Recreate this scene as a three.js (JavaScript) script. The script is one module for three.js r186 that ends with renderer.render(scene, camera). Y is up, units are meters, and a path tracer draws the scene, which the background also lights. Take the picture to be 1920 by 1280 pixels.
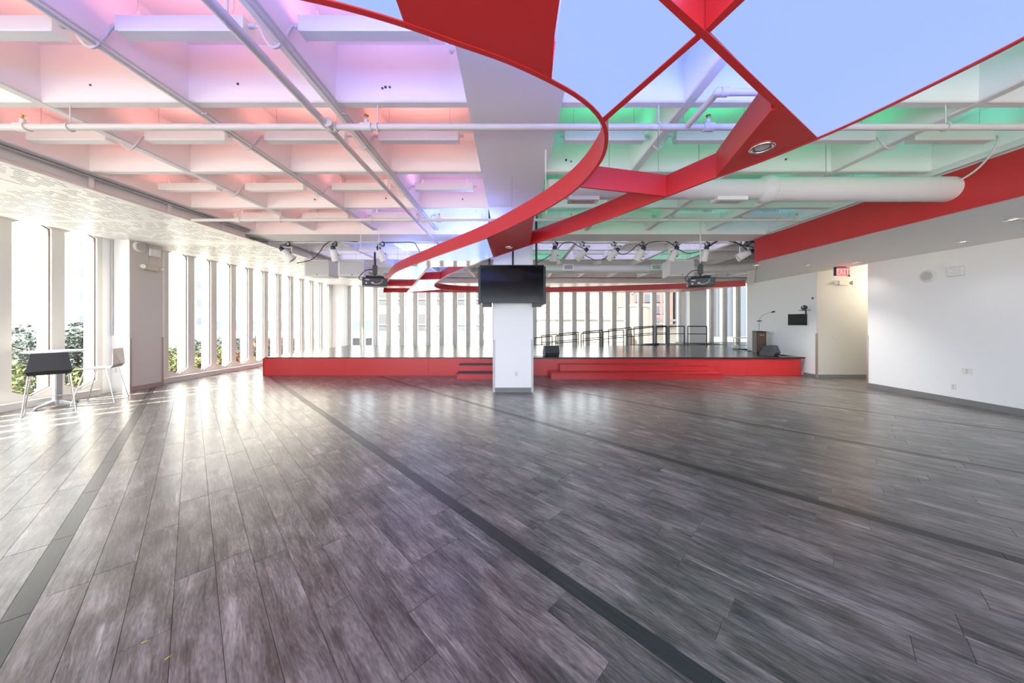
import * as THREE from 'three';
import { mergeGeometries, toCreasedNormals } from 'three/addons/utils/BufferGeometryUtils.js';
import { RoundedBoxGeometry } from 'three/addons/geometries/RoundedBoxGeometry.js';
import { TextGeometry } from 'three/addons/geometries/TextGeometry.js';
import { FontLoader } from 'three/addons/loaders/FontLoader.js';
import { RectAreaLightUniformsLib } from 'three/addons/lights/RectAreaLightUniformsLib.js';

// ---------------------------------------------------------------- camera, sky, sun, exposure
const scene = new THREE.Scene();
const camera = new THREE.PerspectiveCamera(2 * Math.atan(640 / 600) * 180 / Math.PI, 1.5, 0.05, 900);
camera.position.set(0, 1.6, 0);
camera.lookAt(0, 1.6, -10);
camera.setViewOffset(1920, 1280, 0, 36, 1920, 1280);          // a shifted lens: level camera, horizon above the middle
scene.add(camera);
const renderer = new THREE.WebGLRenderer({ antialias: true });
renderer.toneMapping = THREE.LinearToneMapping;
renderer.toneMappingExposure = 6.6;
renderer.shadowMap.enabled = true;
scene.background = new THREE.Color(0.86, 0.93, 1.0);
scene.backgroundIntensity = 1.15;
const sun = new THREE.DirectionalLight(0xfff1dc, 6.5);
sun.position.set(-50, 74, 53);
sun.target.position.set(0, 0, 0);
sun.castShadow = true;
Object.assign(sun.shadow.camera, { left: -30, right: 30, top: 30, bottom: -30, near: 1, far: 220 });
sun.shadow.mapSize.set(2048, 2048);
scene.add(sun, sun.target);
RectAreaLightUniformsLib.init();
const PANEL_GLOW = [0.057, 0.081, 0.156], FIXTURE_UP = 2.6, CANOPY_UP = 0.55;

// ---------------------------------------------------------------- helpers (X to the right, Y up, Z = depth away from the camera)
let seed = 20240611;
const rnd = () => { seed = (seed + 0x6d2b79f5) | 0; let t = Math.imul(seed ^ (seed >>> 15), 1 | seed); t = (t + Math.imul(t ^ (t >>> 7), 61 | t)) ^ t; return ((t ^ (t >>> 14)) >>> 0) / 4294967296; };
const rr = (a, b) => a + (b - a) * rnd();
const W = (X, Y, Z) => new THREE.Vector3(X, Y, -Z);
const used = {};
const numbered = (n) => { const k = used[n] = (used[n] ?? -1) + 1; return k ? n + '_' + String(k).padStart(3, '0') : n; };
const shade = (m) => { m.castShadow = m.receiveShadow = true; return m; };
function thing(name, label, category, [X, Y, Z] = [0, 0, 0], turn = 0, group) {
  const o = new THREE.Group(); o.name = numbered(name); o.position.copy(W(X, Y, Z)); o.rotation.y = turn;
  o.userData = { label, category }; if (group) o.userData.group = group;
  scene.add(o); return o;
}
function structure(name, [X, Y, Z] = [0, 0, 0], turn = 0) {
  const o = new THREE.Group(); o.name = numbered(name); o.position.copy(W(X, Y, Z)); o.rotation.y = turn; o.userData = { kind: 'structure' };
  scene.add(o); return o;
}
function part(name, geo, material, parent, label) {
  const g = Array.isArray(geo) ? merge(geo) : geo;
  const m = shade(new THREE.Mesh(g, material)); m.name = name; parent.add(m); if (label) m.userData.label = label; return m;
}
const merge = (list) => {
  const l = list.map((g) => { g = g.index ? g.toNonIndexed() : g; for (const k of Object.keys(g.attributes)) if (!['position', 'normal', 'uv'].includes(k)) g.deleteAttribute(k); if (!g.attributes.uv) g.setAttribute('uv', new THREE.BufferAttribute(new Float32Array(g.attributes.position.count * 2), 2)); return g; });
  return l.length === 1 ? l[0] : mergeGeometries(l);
};
function solo(name, geo, material, label, category, group) { const m = part(numbered(name), geo, material, scene); m.userData = { label, category }; if (group) m.userData.group = group; return m; }
// shapes in local axes: x, y up, z towards the camera
const box = (w, h, d, x = 0, y = 0, z = 0) => new THREE.BoxGeometry(w, h, d).translate(x, y, z);
const rbox = (w, h, d, r, x = 0, y = 0, z = 0, s = 2) => new RoundedBoxGeometry(w, h, d, s, r).translate(x, y, z);
const span = (x0, x1, y0, y1, Z0, Z1) => box(x1 - x0, y1 - y0, Z1 - Z0, (x0 + x1) / 2, (y0 + y1) / 2, -(Z0 + Z1) / 2);
const cyl = (r, h, x = 0, y = 0, z = 0, n = 24, r2 = r) => new THREE.CylinderGeometry(r2, r, h, n).translate(x, y, z);
function bar(a, b, r, n = 10) {
  const d = b.clone().sub(a), g = new THREE.CylinderGeometry(r, r, d.length(), n);
  g.applyQuaternion(new THREE.Quaternion().setFromUnitVectors(new THREE.Vector3(0, 1, 0), d.clone().normalize()));
  return g.translate(...a.clone().add(b).multiplyScalar(0.5).toArray());
}
const v3 = (x, y, z) => new THREE.Vector3(x, y, z);
const tube = (pts, r, seg = 24, n = 8, tension = 0.5) => new THREE.TubeGeometry(new THREE.CatmullRomCurve3(pts, false, 'catmullrom', tension), seg, r, n);
const shapeOf = (pts) => new THREE.Shape(pts.map(([x, y]) => new THREE.Vector2(x, y)));
function prism(plan, y0, y1) {                                  // a plan outline [X, Z] raised from y0 to y1
  const g = new THREE.ExtrudeGeometry(shapeOf(plan), { depth: y1 - y0, bevelEnabled: false });
  return g.rotateX(-Math.PI / 2).translate(0, y0, 0);
}
function smooth(plan, n = 160) { return new THREE.CatmullRomCurve3(plan.map(([x, z]) => v3(x, 0, z)), false, 'centripetal').getSpacedPoints(n).map((p) => [p.x, p.z]); }
function ribbonGeo(pts, t, y0, y1) {
  const a = [], b = [];
  pts.forEach(([x, z], i) => {
    const p = pts[Math.max(0, i - 1)], q = pts[Math.min(pts.length - 1, i + 1)], dx = q[0] - p[0], dz = q[1] - p[1], l = Math.hypot(dx, dz);
    a.push([x - dz / l * t / 2, z + dx / l * t / 2]); b.push([x + dz / l * t / 2, z - dx / l * t / 2]);
  });
  return toCreasedNormals(prism([...a, ...b.reverse()], y0, y1), 0.6);
}
const near = (pts, [x, z]) => { let k = 0, d = 1e9; pts.forEach((p, i) => { const e = Math.hypot(p[0] - x, p[1] - z); if (e < d) { d = e; k = i; } }); return k; };
const run = (pts, p, q) => { const i = near(pts, p), j = near(pts, q); return i < j ? pts.slice(i, j + 1) : pts.slice(j, i + 1).reverse(); };
const ordinal = ['first', 'second', 'third', 'fourth', 'fifth', 'sixth', 'seventh', 'eighth', 'ninth', 'tenth', 'eleventh', 'twelfth'];

// ---------------------------------------------------------------- textures
function noiseField(s0) {
  const N = 256, t = new Float32Array(N * N); let s = s0;
  for (let i = 0; i < t.length; i++) { s = (Math.imul(s, 1664525) + 1013904223) | 0; t[i] = (s >>> 0) / 4294967296; }
  return (x, y, px, py) => {                                   // periodic value noise
    const xi = Math.floor(x), yi = Math.floor(y), fx = x - xi, fy = y - yi, u = fx * fx * (3 - 2 * fx), v = fy * fy * (3 - 2 * fy);
    const at = (a, b) => t[((((b % py) + py) % py) & 255) * N + ((((a % px) + px) % px) & 255)];
    return (at(xi, yi) * (1 - u) + at(xi + 1, yi) * u) * (1 - v) + (at(xi, yi + 1) * (1 - u) + at(xi + 1, yi + 1) * u) * v;
  };
}
function texture(w, h, f, srgb) {
  const data = new Uint8Array(w * h * 4);
  for (let y = 0; y < h; y++) for (let x = 0; x < w; x++) { const c = f(x / w, y / h), o = (y * w + x) * 4; for (let k = 0; k < 3; k++) data[o + k] = Math.max(0, Math.min(255, c[k] * 255)); data[o + 3] = 255; }
  const t = new THREE.DataTexture(data, w, h); t.wrapS = t.wrapT = THREE.RepeatWrapping; t.magFilter = THREE.LinearFilter; t.minFilter = THREE.LinearMipmapLinearFilter; t.generateMipmaps = true;
  if (srgb) t.colorSpace = THREE.SRGBColorSpace; t.needsUpdate = true; return t;
}
const n1 = noiseField(11), n2 = noiseField(77), n3 = noiseField(131);
const grain = (u, v) => {
  const warp = n3(u * 5, v * 8, 5, 8) * 0.05;
  const y = v + warp;
  const fine = n1(u * 34, y * 180, 34, 180) * 0.5 + n2(u * 90, y * 256, 90, 256) * 0.5, mid = n2(u * 9, y * 60, 9, 60), broad = n1(u * 4, v * 9, 4, 9), mott = n3(u * 18, v * 20, 18, 20), cloud = n2(u * 7, v * 12, 7, 12);
  let g = 0.30 + 0.2 * (fine - 0.5) + 0.1 * (mid - 0.5) + 0.1 * (broad - 0.5) + 0.12 * (mott - 0.5) + 0.15 * (cloud - 0.5);
  const scrape = n1(u * 16, y * 130, 16, 130) * n3(u * 6, v * 7, 6, 7);
  if (scrape > 0.52) g += (scrape - 0.52) * 0.5;
  const dark = n2(u * 13, y * 100, 13, 100); if (dark > 0.8) g -= (dark - 0.8) * 0.55;
  return g;
};
const woodMap = texture(2048, 1024, (u, v) => { const g = grain(u, v) * 1.2; return [g * 1.04, g * 0.98, g * 0.95]; }, true);
const woodBump = texture(1024, 1024, (u, v) => { const y = v + n3(u * 5, v * 8, 5, 8) * 0.05, g = n1(u * 24, y * 200, 24, 200) * 0.6 + n2(u * 9, y * 60, 9, 60) * 0.4; return [g, g, g]; });
const inlayMap = texture(512, 256, (u, v) => { const g = 0.13 + 0.06 * (n1(u * 10, v * 90, 10, 90) - 0.5) + 0.05 * (n2(u * 4, v * 30, 4, 30) - 0.5); return [g * 0.92, g * 1.02, g * 1.06]; }, true);
const plaster = texture(512, 512, (u, v) => { const g = 0.5 + 0.35 * (n1(u * 40, v * 40, 40, 40) - 0.5) + 0.3 * (n2(u * 130, v * 130, 130, 130) - 0.5); return [g, g, g]; });
const deckMap = texture(512, 512, (u, v) => { const g = 0.21 + 0.06 * (n1(u * 6, v * 6, 6, 6) - 0.5) + 0.06 * (n2(u * 40, v * 14, 40, 14) - 0.5) + (n3(u * 90, v * 30, 90, 30) > 0.86 ? 0.05 : 0); return [g, g, g]; }, true);

// ---------------------------------------------------------------- materials
const std = (r, g, b, rough = 0.6, more = {}) => new THREE.MeshStandardMaterial({ color: new THREE.Color().setRGB(r, g, b), roughness: rough, ...more });
const M = {
  wall: std(0.86, 0.865, 0.87, 0.62, { bumpMap: plaster, bumpScale: 0.0006 }), ceiling: std(0.88, 0.88, 0.88, 0.65), trimWhite: std(0.84, 0.84, 0.83, 0.4),
  concrete: std(0.72, 0.70, 0.66, 0.75), taupe: std(0.62, 0.57, 0.54, 0.6), soffit: std(0.88, 0.88, 0.86, 0.7), greige: std(0.60, 0.585, 0.54, 0.65),
  red: std(0.56, 0.026, 0.03, 0.36), redDark: std(0.42, 0.02, 0.024, 0.33), redStage: std(0.56, 0.03, 0.035, 0.32),
  glossWhite: std(0.82, 0.82, 0.82, 0.12), base: std(0.2, 0.2, 0.2, 0.5), steel: std(0.6, 0.6, 0.6, 0.32, { metalness: 0.9 }), guard: std(0.42, 0.36, 0.32, 0.4, { metalness: 0.4 }),
  chrome: std(0.72, 0.7, 0.7, 0.18, { metalness: 1 }), black: std(0.018, 0.018, 0.02, 0.4), blackSoft: std(0.025, 0.025, 0.027, 0.7), charcoal: std(0.05, 0.053, 0.06, 0.55), screen: new THREE.MeshPhysicalMaterial({ color: new THREE.Color().setRGB(0.006, 0.006, 0.008), roughness: 0.12, specularIntensity: 0.4 }),
  bronze: std(0.16, 0.12, 0.11, 0.45, { metalness: 0.3 }), galv: std(0.78, 0.78, 0.78, 0.45), beige: std(0.62, 0.56, 0.45, 0.5), plastic: std(0.78, 0.78, 0.76, 0.4), offwhite: std(0.72, 0.71, 0.69, 0.45), grille: std(0.55, 0.55, 0.54, 0.7),
  blue: std(0.02, 0.05, 0.25, 0.4), brass: std(0.7, 0.42, 0.14, 0.3, { metalness: 0.9 }), tan: std(0.52, 0.47, 0.42, 0.45), wood: std(0.16, 0.085, 0.055, 0.45), lens: std(0.85, 0.88, 0.9, 0.08), grey: std(0.4, 0.4, 0.41, 0.45), greyLight: std(0.55, 0.55, 0.55, 0.45),
  plank: new THREE.MeshPhysicalMaterial({ map: woodMap, bumpMap: woodBump, bumpScale: 0.0005, roughness: 0.42, clearcoat: 0.65, clearcoatRoughness: 0.22, vertexColors: true }),
  inlay: new THREE.MeshPhysicalMaterial({ map: inlayMap, roughness: 0.5, clearcoat: 0.5, clearcoatRoughness: 0.26 }),
  subfloor: std(0.06, 0.056, 0.056, 0.6), deck: new THREE.MeshStandardMaterial({ map: deckMap, roughness: 0.24 }),
  pane: new THREE.MeshPhysicalMaterial({ color: 0xf4f8f8, transmission: 1, thickness: 0, roughness: 0, ior: 1.45 }),
  outWhite: std(0.5, 0.5, 0.49, 0.8), outCream: std(0.2, 0.18, 0.15, 0.8), outBlind: std(0.13, 0.115, 0.09, 0.7), outTeal: std(0.05, 0.11, 0.11, 0.3), outGrey: std(0.04, 0.043, 0.05, 0.6), outPale: std(0.15, 0.16, 0.18, 0.6), outBrick: std(0.12, 0.068, 0.064, 0.8), outTan: std(0.15, 0.115, 0.092, 0.8), outDark: std(0.04, 0.05, 0.07, 0.5), asphalt: std(0.3, 0.295, 0.285, 0.9), orange: std(0.8, 0.16, 0.03, 0.6),
  trunk: std(0.09, 0.065, 0.045, 0.9), leafDark: new THREE.MeshPhysicalMaterial({ color: new THREE.Color().setRGB(0.045, 0.06, 0.05), roughness: 0.9, side: THREE.DoubleSide }), leafLight: new THREE.MeshPhysicalMaterial({ color: new THREE.Color().setRGB(0.085, 0.105, 0.035), roughness: 0.9, side: THREE.DoubleSide }),
};
const glow = (r, g, b, k = 1) => new THREE.MeshStandardMaterial({ color: new THREE.Color().setRGB(0.75, 0.75, 0.78), roughness: 0.2, emissive: new THREE.Color().setRGB(r, g, b), emissiveIntensity: k });
M.panel = glow(...PANEL_GLOW); M.panel.color.setRGB(0.03, 0.03, 0.035); M.panel.roughness = 0.34;
function area(X, Y, Z, w, d, up, color, intensity) {           // a flat horizontal lamp of w by d, shining up or down
  const l = new THREE.RectAreaLight(new THREE.Color().setRGB(...color), intensity, w, d);
  l.position.copy(W(X, Y, Z)); l.lookAt(l.position.x, l.position.y + (up ? 5 : -5), l.position.z + 0.0001); l.name = 'panel_lamp'; scene.add(l); return l;
}
function spot(X, Y, Z, color, intensity, angle = 0.7, to) { const l = new THREE.SpotLight(new THREE.Color().setRGB(...color), intensity, 0, angle, 0.7); l.position.copy(W(X, Y, Z)); l.target.position.copy(to ? W(...to) : W(X, 0, Z)); l.castShadow = true; l.name = 'downlight_lamp'; scene.add(l, l.target); }

// ---------------------------------------------------------------- floor: diagonal planks with dark inlay strips
const LX = -9.2, RX = 8.75, BZ = 16.8, FZ = -3.4, S2 = Math.SQRT1_2;
{
  const floor = structure('floor');
  part('subfloor', span(-9.5, 13.2, -0.25, -0.011, FZ - 0.3, BZ + 0.3), M.subfloor, floor);
  const rooms = [[-9.2, 8.78, 0.2, 9.62], [-9.2, -7.38, 9.62, 16.8], [8.78, 10.6, 7.87, 9.19]];
  const clip = (poly, [x0, x1, z0, z1]) => {
    for (const [ax, lim, sgn] of [[0, x0, 1], [0, x1, -1], [1, z0, 1], [1, z1, -1]]) {
      const out = [];
      poly.forEach((p, i) => { const q = poly[(i + 1) % poly.length], a = (p[ax] - lim) * sgn, b = (q[ax] - lim) * sgn; if (a >= 0) out.push(p); if (a * b < 0) { const t = a / (a - b); out.push([p[0] + (q[0] - p[0]) * t, p[1] + (q[1] - p[1]) * t]); } });
      poly = out; if (poly.length < 3) return null;
    }
    return poly;
  };
  const plan = (u, v) => [(u - v) * S2, (u + v) * S2];
  function slab(poly, uv0, tint, inlay) {                       // bevelled board from a plan polygon
    const n = poly.length, c = [poly.reduce((s, p) => s + p[0], 0) / n, poly.reduce((s, p) => s + p[1], 0) / n], e = 0.0018, pos = [], uvs = [], col = [];
    const inn = poly.map((p) => { const d = Math.hypot(p[0] - c[0], p[1] - c[1]); return [p[0] + (c[0] - p[0]) / d * e * 1.4, p[1] + (c[1] - p[1]) / d * e * 1.4]; });
    const put = (p, y) => { pos.push(p[0], y, -p[1]); const u = (p[0] + p[1]) * S2, v = (p[1] - p[0]) * S2; uvs.push(v / (inlay ? 1.2 : 2.4) + uv0[0], u / (inlay ? 0.6 : 1.2) + uv0[1]); col.push(...tint); };
    const tri = (...l) => l.forEach(([p, y]) => put(p, y));
    for (let i = 1; i < n - 1; i++) tri([inn[0], 0], [inn[i], 0], [inn[i + 1], 0]);
    for (let i = 0; i < n; i++) { const j = (i + 1) % n, a = poly[i], b = poly[j]; tri([a, -e], [b, -e], [inn[j], 0], [a, -e], [inn[j], 0], [inn[i], 0]); tri([a, -0.012], [b, -0.012], [b, -e], [a, -0.012], [b, -e], [a, -e]); }
    const g = new THREE.BufferGeometry(); g.setAttribute('position', new THREE.Float32BufferAttribute(pos, 3)); g.setAttribute('uv', new THREE.Float32BufferAttribute(uvs, 2)); if (!inlay) g.setAttribute('color', new THREE.Float32BufferAttribute(col, 3)); g.computeVertexNormals(); return g;
  }
  const list = [], gap = 0.0008, mod = 2.305, wp = (mod - 0.1) / 12, u0 = 1.628;
  for (let k = -6; k <= 8; k++) for (let j = 0; j < 13; j++) {
    const inlay = j === 12, a = u0 + k * mod + 0.05 + j * wp, b = inlay ? a + 0.1 : a + wp, len = inlay ? 0.915 : 1.22, off = rr(0, len);
    for (let v = -14 + off; v < 22; v += len) {
      const p = [plan(a + gap, v + gap), plan(a + gap, v + len - gap), plan(b - gap, v + len - gap), plan(b - gap, v + gap)].reverse();
      const uv0 = [rnd(), rnd()], t = rr(0.91, 1.08), w = rr(-0.02, 0.02), tint = [t * (1 + w), t, t * (1 - w)];
      for (const r of rooms) { const q = clip(p, r); if (!q) continue; const cx = q.reduce((s, e) => s + e[0], 0) / q.length, cz = q.reduce((s, e) => s + e[1], 0) / q.length; list.push({ q, uv0, tint, inlay, cx, cz, px: 960 + 600 * cx / cz, py: 604 + 960 / cz }); }
    }
  }
  const size = (p) => (p.px > -60 && p.px < 1980 && p.py < 1340 ? 1 : 0.02) / (p.cz ** 2.2);
  list.sort((p, q) => size(q) - size(p));
  for (const inlay of [false, true]) {
    const l = list.filter((p) => p.inlay === inlay), many = inlay ? 120 : 296, name = inlay ? 'inlay_strip' : 'plank', mat = inlay ? M.inlay : M.plank;
    l.slice(0, many).forEach((p) => part(name, slab(p.q, p.uv0, p.tint, inlay), mat, floor));
    if (l.length > many + 1) { const rest = part(name, mergeGeometries(l.slice(many).map((p) => slab(p.q, p.uv0, p.tint, inlay))), mat, floor); rest.userData.kind = 'stuff'; }
  }
}

// ---------------------------------------------------------------- waffle ceiling
const RIBS = [-8.74, -7.34, -5.94, -4.54, -3.14, -1.74, 1.7, 3.1, 4.5, 5.9, 7.3, 8.7, 10.1, 11.5], CROSS = [-3.95, -2.54, -1.13, 0.28, 1.69, 3.10, 4.51, 5.92, 9.37, 10.78, 12.19, 13.6, 15.0, 16.4];
const ceil = structure('ceiling');
{
  part('slab', span(-9.5, 13.2, 4.2, 4.4, FZ - 0.3, BZ + 0.3), M.ceiling, ceil);
  const trap = (len, y0, b0, b1) => new THREE.ExtrudeGeometry(shapeOf([[-b0, y0 + 0.012], [-b0 + 0.012, y0], [b0 - 0.012, y0], [b0, y0 + 0.012], [b1, 4.21], [-b1, 4.21]]), { depth: len, bevelEnabled: false });
  for (const X of RIBS) part('rib', trap(BZ - FZ, 3.7, 0.055, 0.11).translate(X, 0, -BZ), M.ceiling, ceil);
  for (const Z of CROSS) part('cross_rib', trap(22.4, 3.703, 0.05, 0.1).rotateY(Math.PI / 2).translate(-9.3, 0, -Z), M.ceiling, ceil);
  part('beam', span(-0.43, 0.48, 3.697, 4.21, FZ, BZ), M.ceiling, ceil);
  part('girder', span(-9.3, 13, 3.616, 4.21, 7.33, 7.96), M.ceiling, ceil);
  for (const [X, Y, Z, r] of [[-2.6, 3.86, 3.05, 0.012], [-1.2, 3.83, 3.05, 0.012], [-1.23, 3.82, 3.05, 0.01], [-1.16, 3.83, 3.05, 0.01], [-4.0, 3.85, 3.05, 0.01], [-1.5, 4.02, 5.84, 0.02], [-2.3, 3.86, 5.85, 0.012], [-3.6, 3.84, 5.85, 0.012], [-0.9, 3.84, 5.84, 0.012], [2.5, 3.9, 3.05, 0.012], [2.55, 3.94, 3.05, 0.008], [0.75, 3.85, 4.45, 0.014], [0.82, 3.83, 4.45, 0.01], [3.8, 3.86, 4.45, 0.012], [2.2, 3.87, 5.85, 0.012], [5.2, 3.86, 5.85, 0.012], [4.9, 3.93, 4.44, 0.01]])
    part('anchor_hole', cyl(r, 0.01, 0, 0, 0, 12).rotateX(Math.PI / 2).translate(X, Y, -Z + 0.012), M.charcoal, ceil);
}
// ---------------------------------------------------------------- suspended perforated ceiling along the windows
{
  const pc = structure('perforated_ceiling');
  const variant = () => {
    const w = 1.46, s = shapeOf([[-w / 2, -w / 2], [w / 2, -w / 2], [w / 2, w / 2], [-w / 2, w / 2]]);
    const kx = rr(1.5, 3), ky = rr(1.5, 3), p0 = rr(0, 6);
    for (let i = 0; i < 19; i++) {
      const x = -w / 2 + 0.05 + i * 0.0755; let y = -w / 2 + 0.05 + rr(0, 0.1);
      while (y < w / 2 - 0.1) {
        const f = Math.sin(kx * x * 3 + Math.sin(ky * y * 2.4 + p0) * 2 + p0), len = Math.min(rr(0.08, 0.3), w / 2 - 0.04 - y);
        if (f > -0.72 && len > 0.05) { const q = new THREE.Path([[x, y], [x, y + len], [x + 0.026, y + len], [x + 0.026, y]].map(([a, b]) => new THREE.Vector2(a, b))); s.holes.push(q); y += len + rr(0.035, 0.07); } else y += 0.1;
      }
    }
    return new THREE.ExtrudeGeometry(s, { depth: 0.02, bevelEnabled: false }).rotateX(-Math.PI / 2);
  };
  const kinds = [variant(), variant(), variant(), variant()];
  for (let c = 0; c < 2; c++) for (let k = -5; k < 9; k++) {
    const Z = 3.825 + k * 1.47 + (k >= 3 ? 0.35 : 0); if (Z > 16.2) continue;
    const m = part('ceiling_panel', kinds[Math.floor(rnd() * 4)], M.trimWhite, pc); m.position.set(-6.76 - c * 1.47, 3.5, -Z); m.rotation.y = Math.PI * Math.floor(rnd() * 2);
  }
  part('edge_board', span(-6.1, -6.08, 3.5, 3.7, FZ, 7.3), M.trimWhite, pc); part('edge_board', span(-6.1, -6.08, 3.5, 3.7, 8.0, 16.3), M.trimWhite, pc);
  part('back_soffit', span(-6.0, 13, 3.46, 3.7, 15.2, 16.8), M.trimWhite, pc);
  part('edge_panel', span(-9.2, -8.965, 3.5, 3.52, FZ, BZ), M.trimWhite, pc);
  part('cross_panel', span(-9.2, -6.02, 3.5, 3.53, 7.52, 7.83), M.trimWhite, pc);
  for (const [a, b] of [[FZ, 7.3], [8.1, 16.3]]) {
    part('edge_rail', span(-6.03, -6.0, 3.49, 3.525, a, b), M.offwhite, pc);
    part('upper_track', [span(-6.05, -5.99, 3.66, 3.68, a, b), span(-6.06, -5.98, 3.69, 3.698, a, b)], M.greyLight, pc);
    for (let Z = a + 0.6; Z < b; Z += 1.05) part('hanger_strap', span(-6.02, -6.008, 3.51, 3.67, Z, Z + 0.05), M.trimWhite, pc);
  }
  for (let Z = 3.09; Z < 16; Z += 1.47) part('cross_runner', span(-9.1, -6.05, 3.523, 3.55, Z - 0.02 + (Z > 7.4 ? 0.35 : 0), Z + 0.02 + (Z > 7.4 ? 0.35 : 0)), M.trimWhite, pc);
}

// ---------------------------------------------------------------- walls, windows, columns
const winSurround = (() => {
  const s = shapeOf([[-0.35, 0], [0.35, 0], [0.35, 3.75], [-0.35, 3.75]]);
  s.holes.push(new THREE.Path([[0, 0.18], [-0.255, 0.315], [-0.255, 3.46], [0, 3.6], [0.255, 3.46], [0.255, 0.315]].map(([a, b]) => new THREE.Vector2(a, b))));
  const face = new THREE.ExtrudeGeometry(s, { depth: 0.12, bevelEnabled: false }).translate(0, 0, -0.12);
  const fin = shapeOf([[0.255, 0], [0.35, 0], [0.35, 3.75], [0.255, 3.75]]);
  const fins = [new THREE.ExtrudeGeometry(fin, { depth: 0.18, bevelEnabled: false }).translate(0, 0, -0.3), new THREE.ExtrudeGeometry(fin, { depth: 0.18, bevelEnabled: false }).translate(-0.605, 0, -0.3)];
  return merge([face, ...fins]);
})();
const hexRing = (() => {
  const hex = (i) => [[0, 0.18 + i * 1.15], [-0.255 + i, 0.315 + i * 0.5], [-0.255 + i, 3.46 - i * 0.5], [0, 3.6 - i * 1.15], [0.255 - i, 3.46 - i * 0.5], [0.255 - i, 0.315 + i * 0.5]];
  const s = shapeOf(hex(0)); s.holes.push(new THREE.Path(hex(0.018).reverse().map(([a, b]) => new THREE.Vector2(a, b))));
  return { frame: new THREE.ExtrudeGeometry(s, { depth: 0.035, bevelEnabled: false }).translate(0, 0, -0.075), pane: new THREE.ShapeGeometry(shapeOf(hex(0.006).reverse())).translate(0, 0, -0.06) };
})();
let windows = 0;
function window_(X, Z, turn) {
  const g = structure('window_' + (++windows), [X, 0, Z], turn);
  part('surround', winSurround, M.concrete, g); part('window_frame', hexRing.frame, M.bronze, g); part('window_pane', hexRing.pane, M.pane, g);
}
for (let k = 0; k < 12; k++) window_(LX, 6.84 - 0.7 * k, Math.PI / 2);
for (let k = 0; k < 11; k++) window_(LX, 8.83 + 0.7 * k, Math.PI / 2);
for (let k = -1; k < 24; k++) window_(-7.56 + 0.7 * k, BZ, 0);
for (let k = 0; k < 4; k++) window_(10.16 + 0.7 * k, BZ, 0);
{
  const wl = structure('wall_left');
  part('wall_pier', span(LX - 0.3, LX, 0, 4.2, 7.19, 8.48), M.wall, wl); part('wall_pier', span(LX - 0.3, LX, 0, 4.2, 16.18, 16.8), M.wall, wl);
  part('wall_pier', span(LX - 0.3, LX, 0, 4.2, FZ - 0.3, -1.21), M.wall, wl);
  part('wall_head', span(LX - 0.3, LX, 3.75, 4.2, FZ, BZ), M.wall, wl);
  part('corner_column', span(LX, -8.6, 0, 3.7, 16.35, 16.8), M.wall, wl);
  const wb = structure('wall_back');
  part('wall_head', span(-9.5, 13.2, 3.75, 4.2, BZ, BZ + 0.3), M.wall, wb);
  part('wall_pier', span(-9.5, -8.61, 0, 4.2, BZ, BZ + 0.3), M.wall, wb); part('wall_pier', span(8.89, 9.81, 0, 4.2, BZ, BZ + 0.3), M.wall, wb); part('wall_pier', span(12.61, 13.2, 0, 4.2, BZ, BZ + 0.3), M.wall, wb);
  part('column', span(9.05, 9.9, 0, 4.2, 16.3, BZ), M.wall, wb);
  const wr = structure('wall_right');
  part('wall_face', span(RX, RX + 0.25, 0, 4.2, FZ, 7.87), M.wall, wr);
  part('wall_face', prism([[8.75, 9.2], [9.0, 12.25], [9.2, 12.25], [9.05, 9.2]], 0, 4.2), M.wall, wr);
  part('wall_face', span(9.2, 13.2, 0, 4.2, 12.05, 12.25), M.wall, wr);
  part('wall_face', span(13, 13.2, 0, 4.2, 12.25, BZ), M.wall, wr);
  part('corner_guard', [span(8.735, 8.775, 0, 1.28, 9.175, 9.215)], M.guard, wr); part('corner_guard', [span(8.735, 8.765, 0, 1.28, 7.85, 7.885)], M.steel, wr);
  const wc = structure('wall_corridor');
  part('wall_face', span(8.752, 12, 0, 3.4, 9.19, 9.199), M.greige, wc); part('wall_face', span(11.8, 12, 0, 3.4, 7.6, 9.19), M.greige, wc); part('wall_face', span(9.0, 12, 0, 3.4, 7.62, 7.87), M.greige, wc); part('corridor_ceiling', span(8.75, 12, 3.3, 3.45, 7.6, 9.4), M.soffit, wc);
  part('wall_head', span(8.75, 8.85, 3.05, 4.2, 7.87, 9.19), M.wall, wc);
  const wf = structure('unseen_wall_front');  // out of view behind the camera; openings sized and placed to brighten the room
  const s = shapeOf([[-9.5, 0], [9, 0], [9, 4.2], [-9.5, 4.2]]);
  for (let i = 0; i < 4; i++) { const x = -9.0 + i * 3.55; s.holes.push(new THREE.Path([[x, 0.3], [x, 3.0], [x + 3.4, 3.0], [x + 3.4, 0.3]].map(([a, b]) => new THREE.Vector2(a, b)))); }
  part('wall_face', new THREE.ExtrudeGeometry(s, { depth: 0.3, bevelEnabled: false }).translate(0, 0, -FZ), M.wall, wf);
  // skirting and window ledge
  const bl = structure('baseboard_left'); part('window_ledge', [span(LX, -9.07, 0, 0.115, -1.2, 7.05), span(LX, -9.05, 0.115, 0.13, -1.2, 7.05), span(LX, -9.07, 0, 0.115, 8.1, 16.3), span(LX, -9.05, 0.115, 0.13, 8.1, 16.3)], M.concrete, bl);
  const br = structure('baseboard_right'); part('skirting', [span(RX - 0.012, RX, 0, 0.115, FZ, 7.87)], M.base, br); part('skirting', prism([[8.735, 9.22], [8.745, 9.6], [8.76, 9.6], [8.76, 9.22]], 0, 0.1), M.base, br); part('skirting', span(8.78, 11.8, 0, 0.1, 9.178, 9.19), M.base, br);
  // pillar by the windows
  const pl = structure('pillar', [-9, 0, 7.715]);
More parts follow.
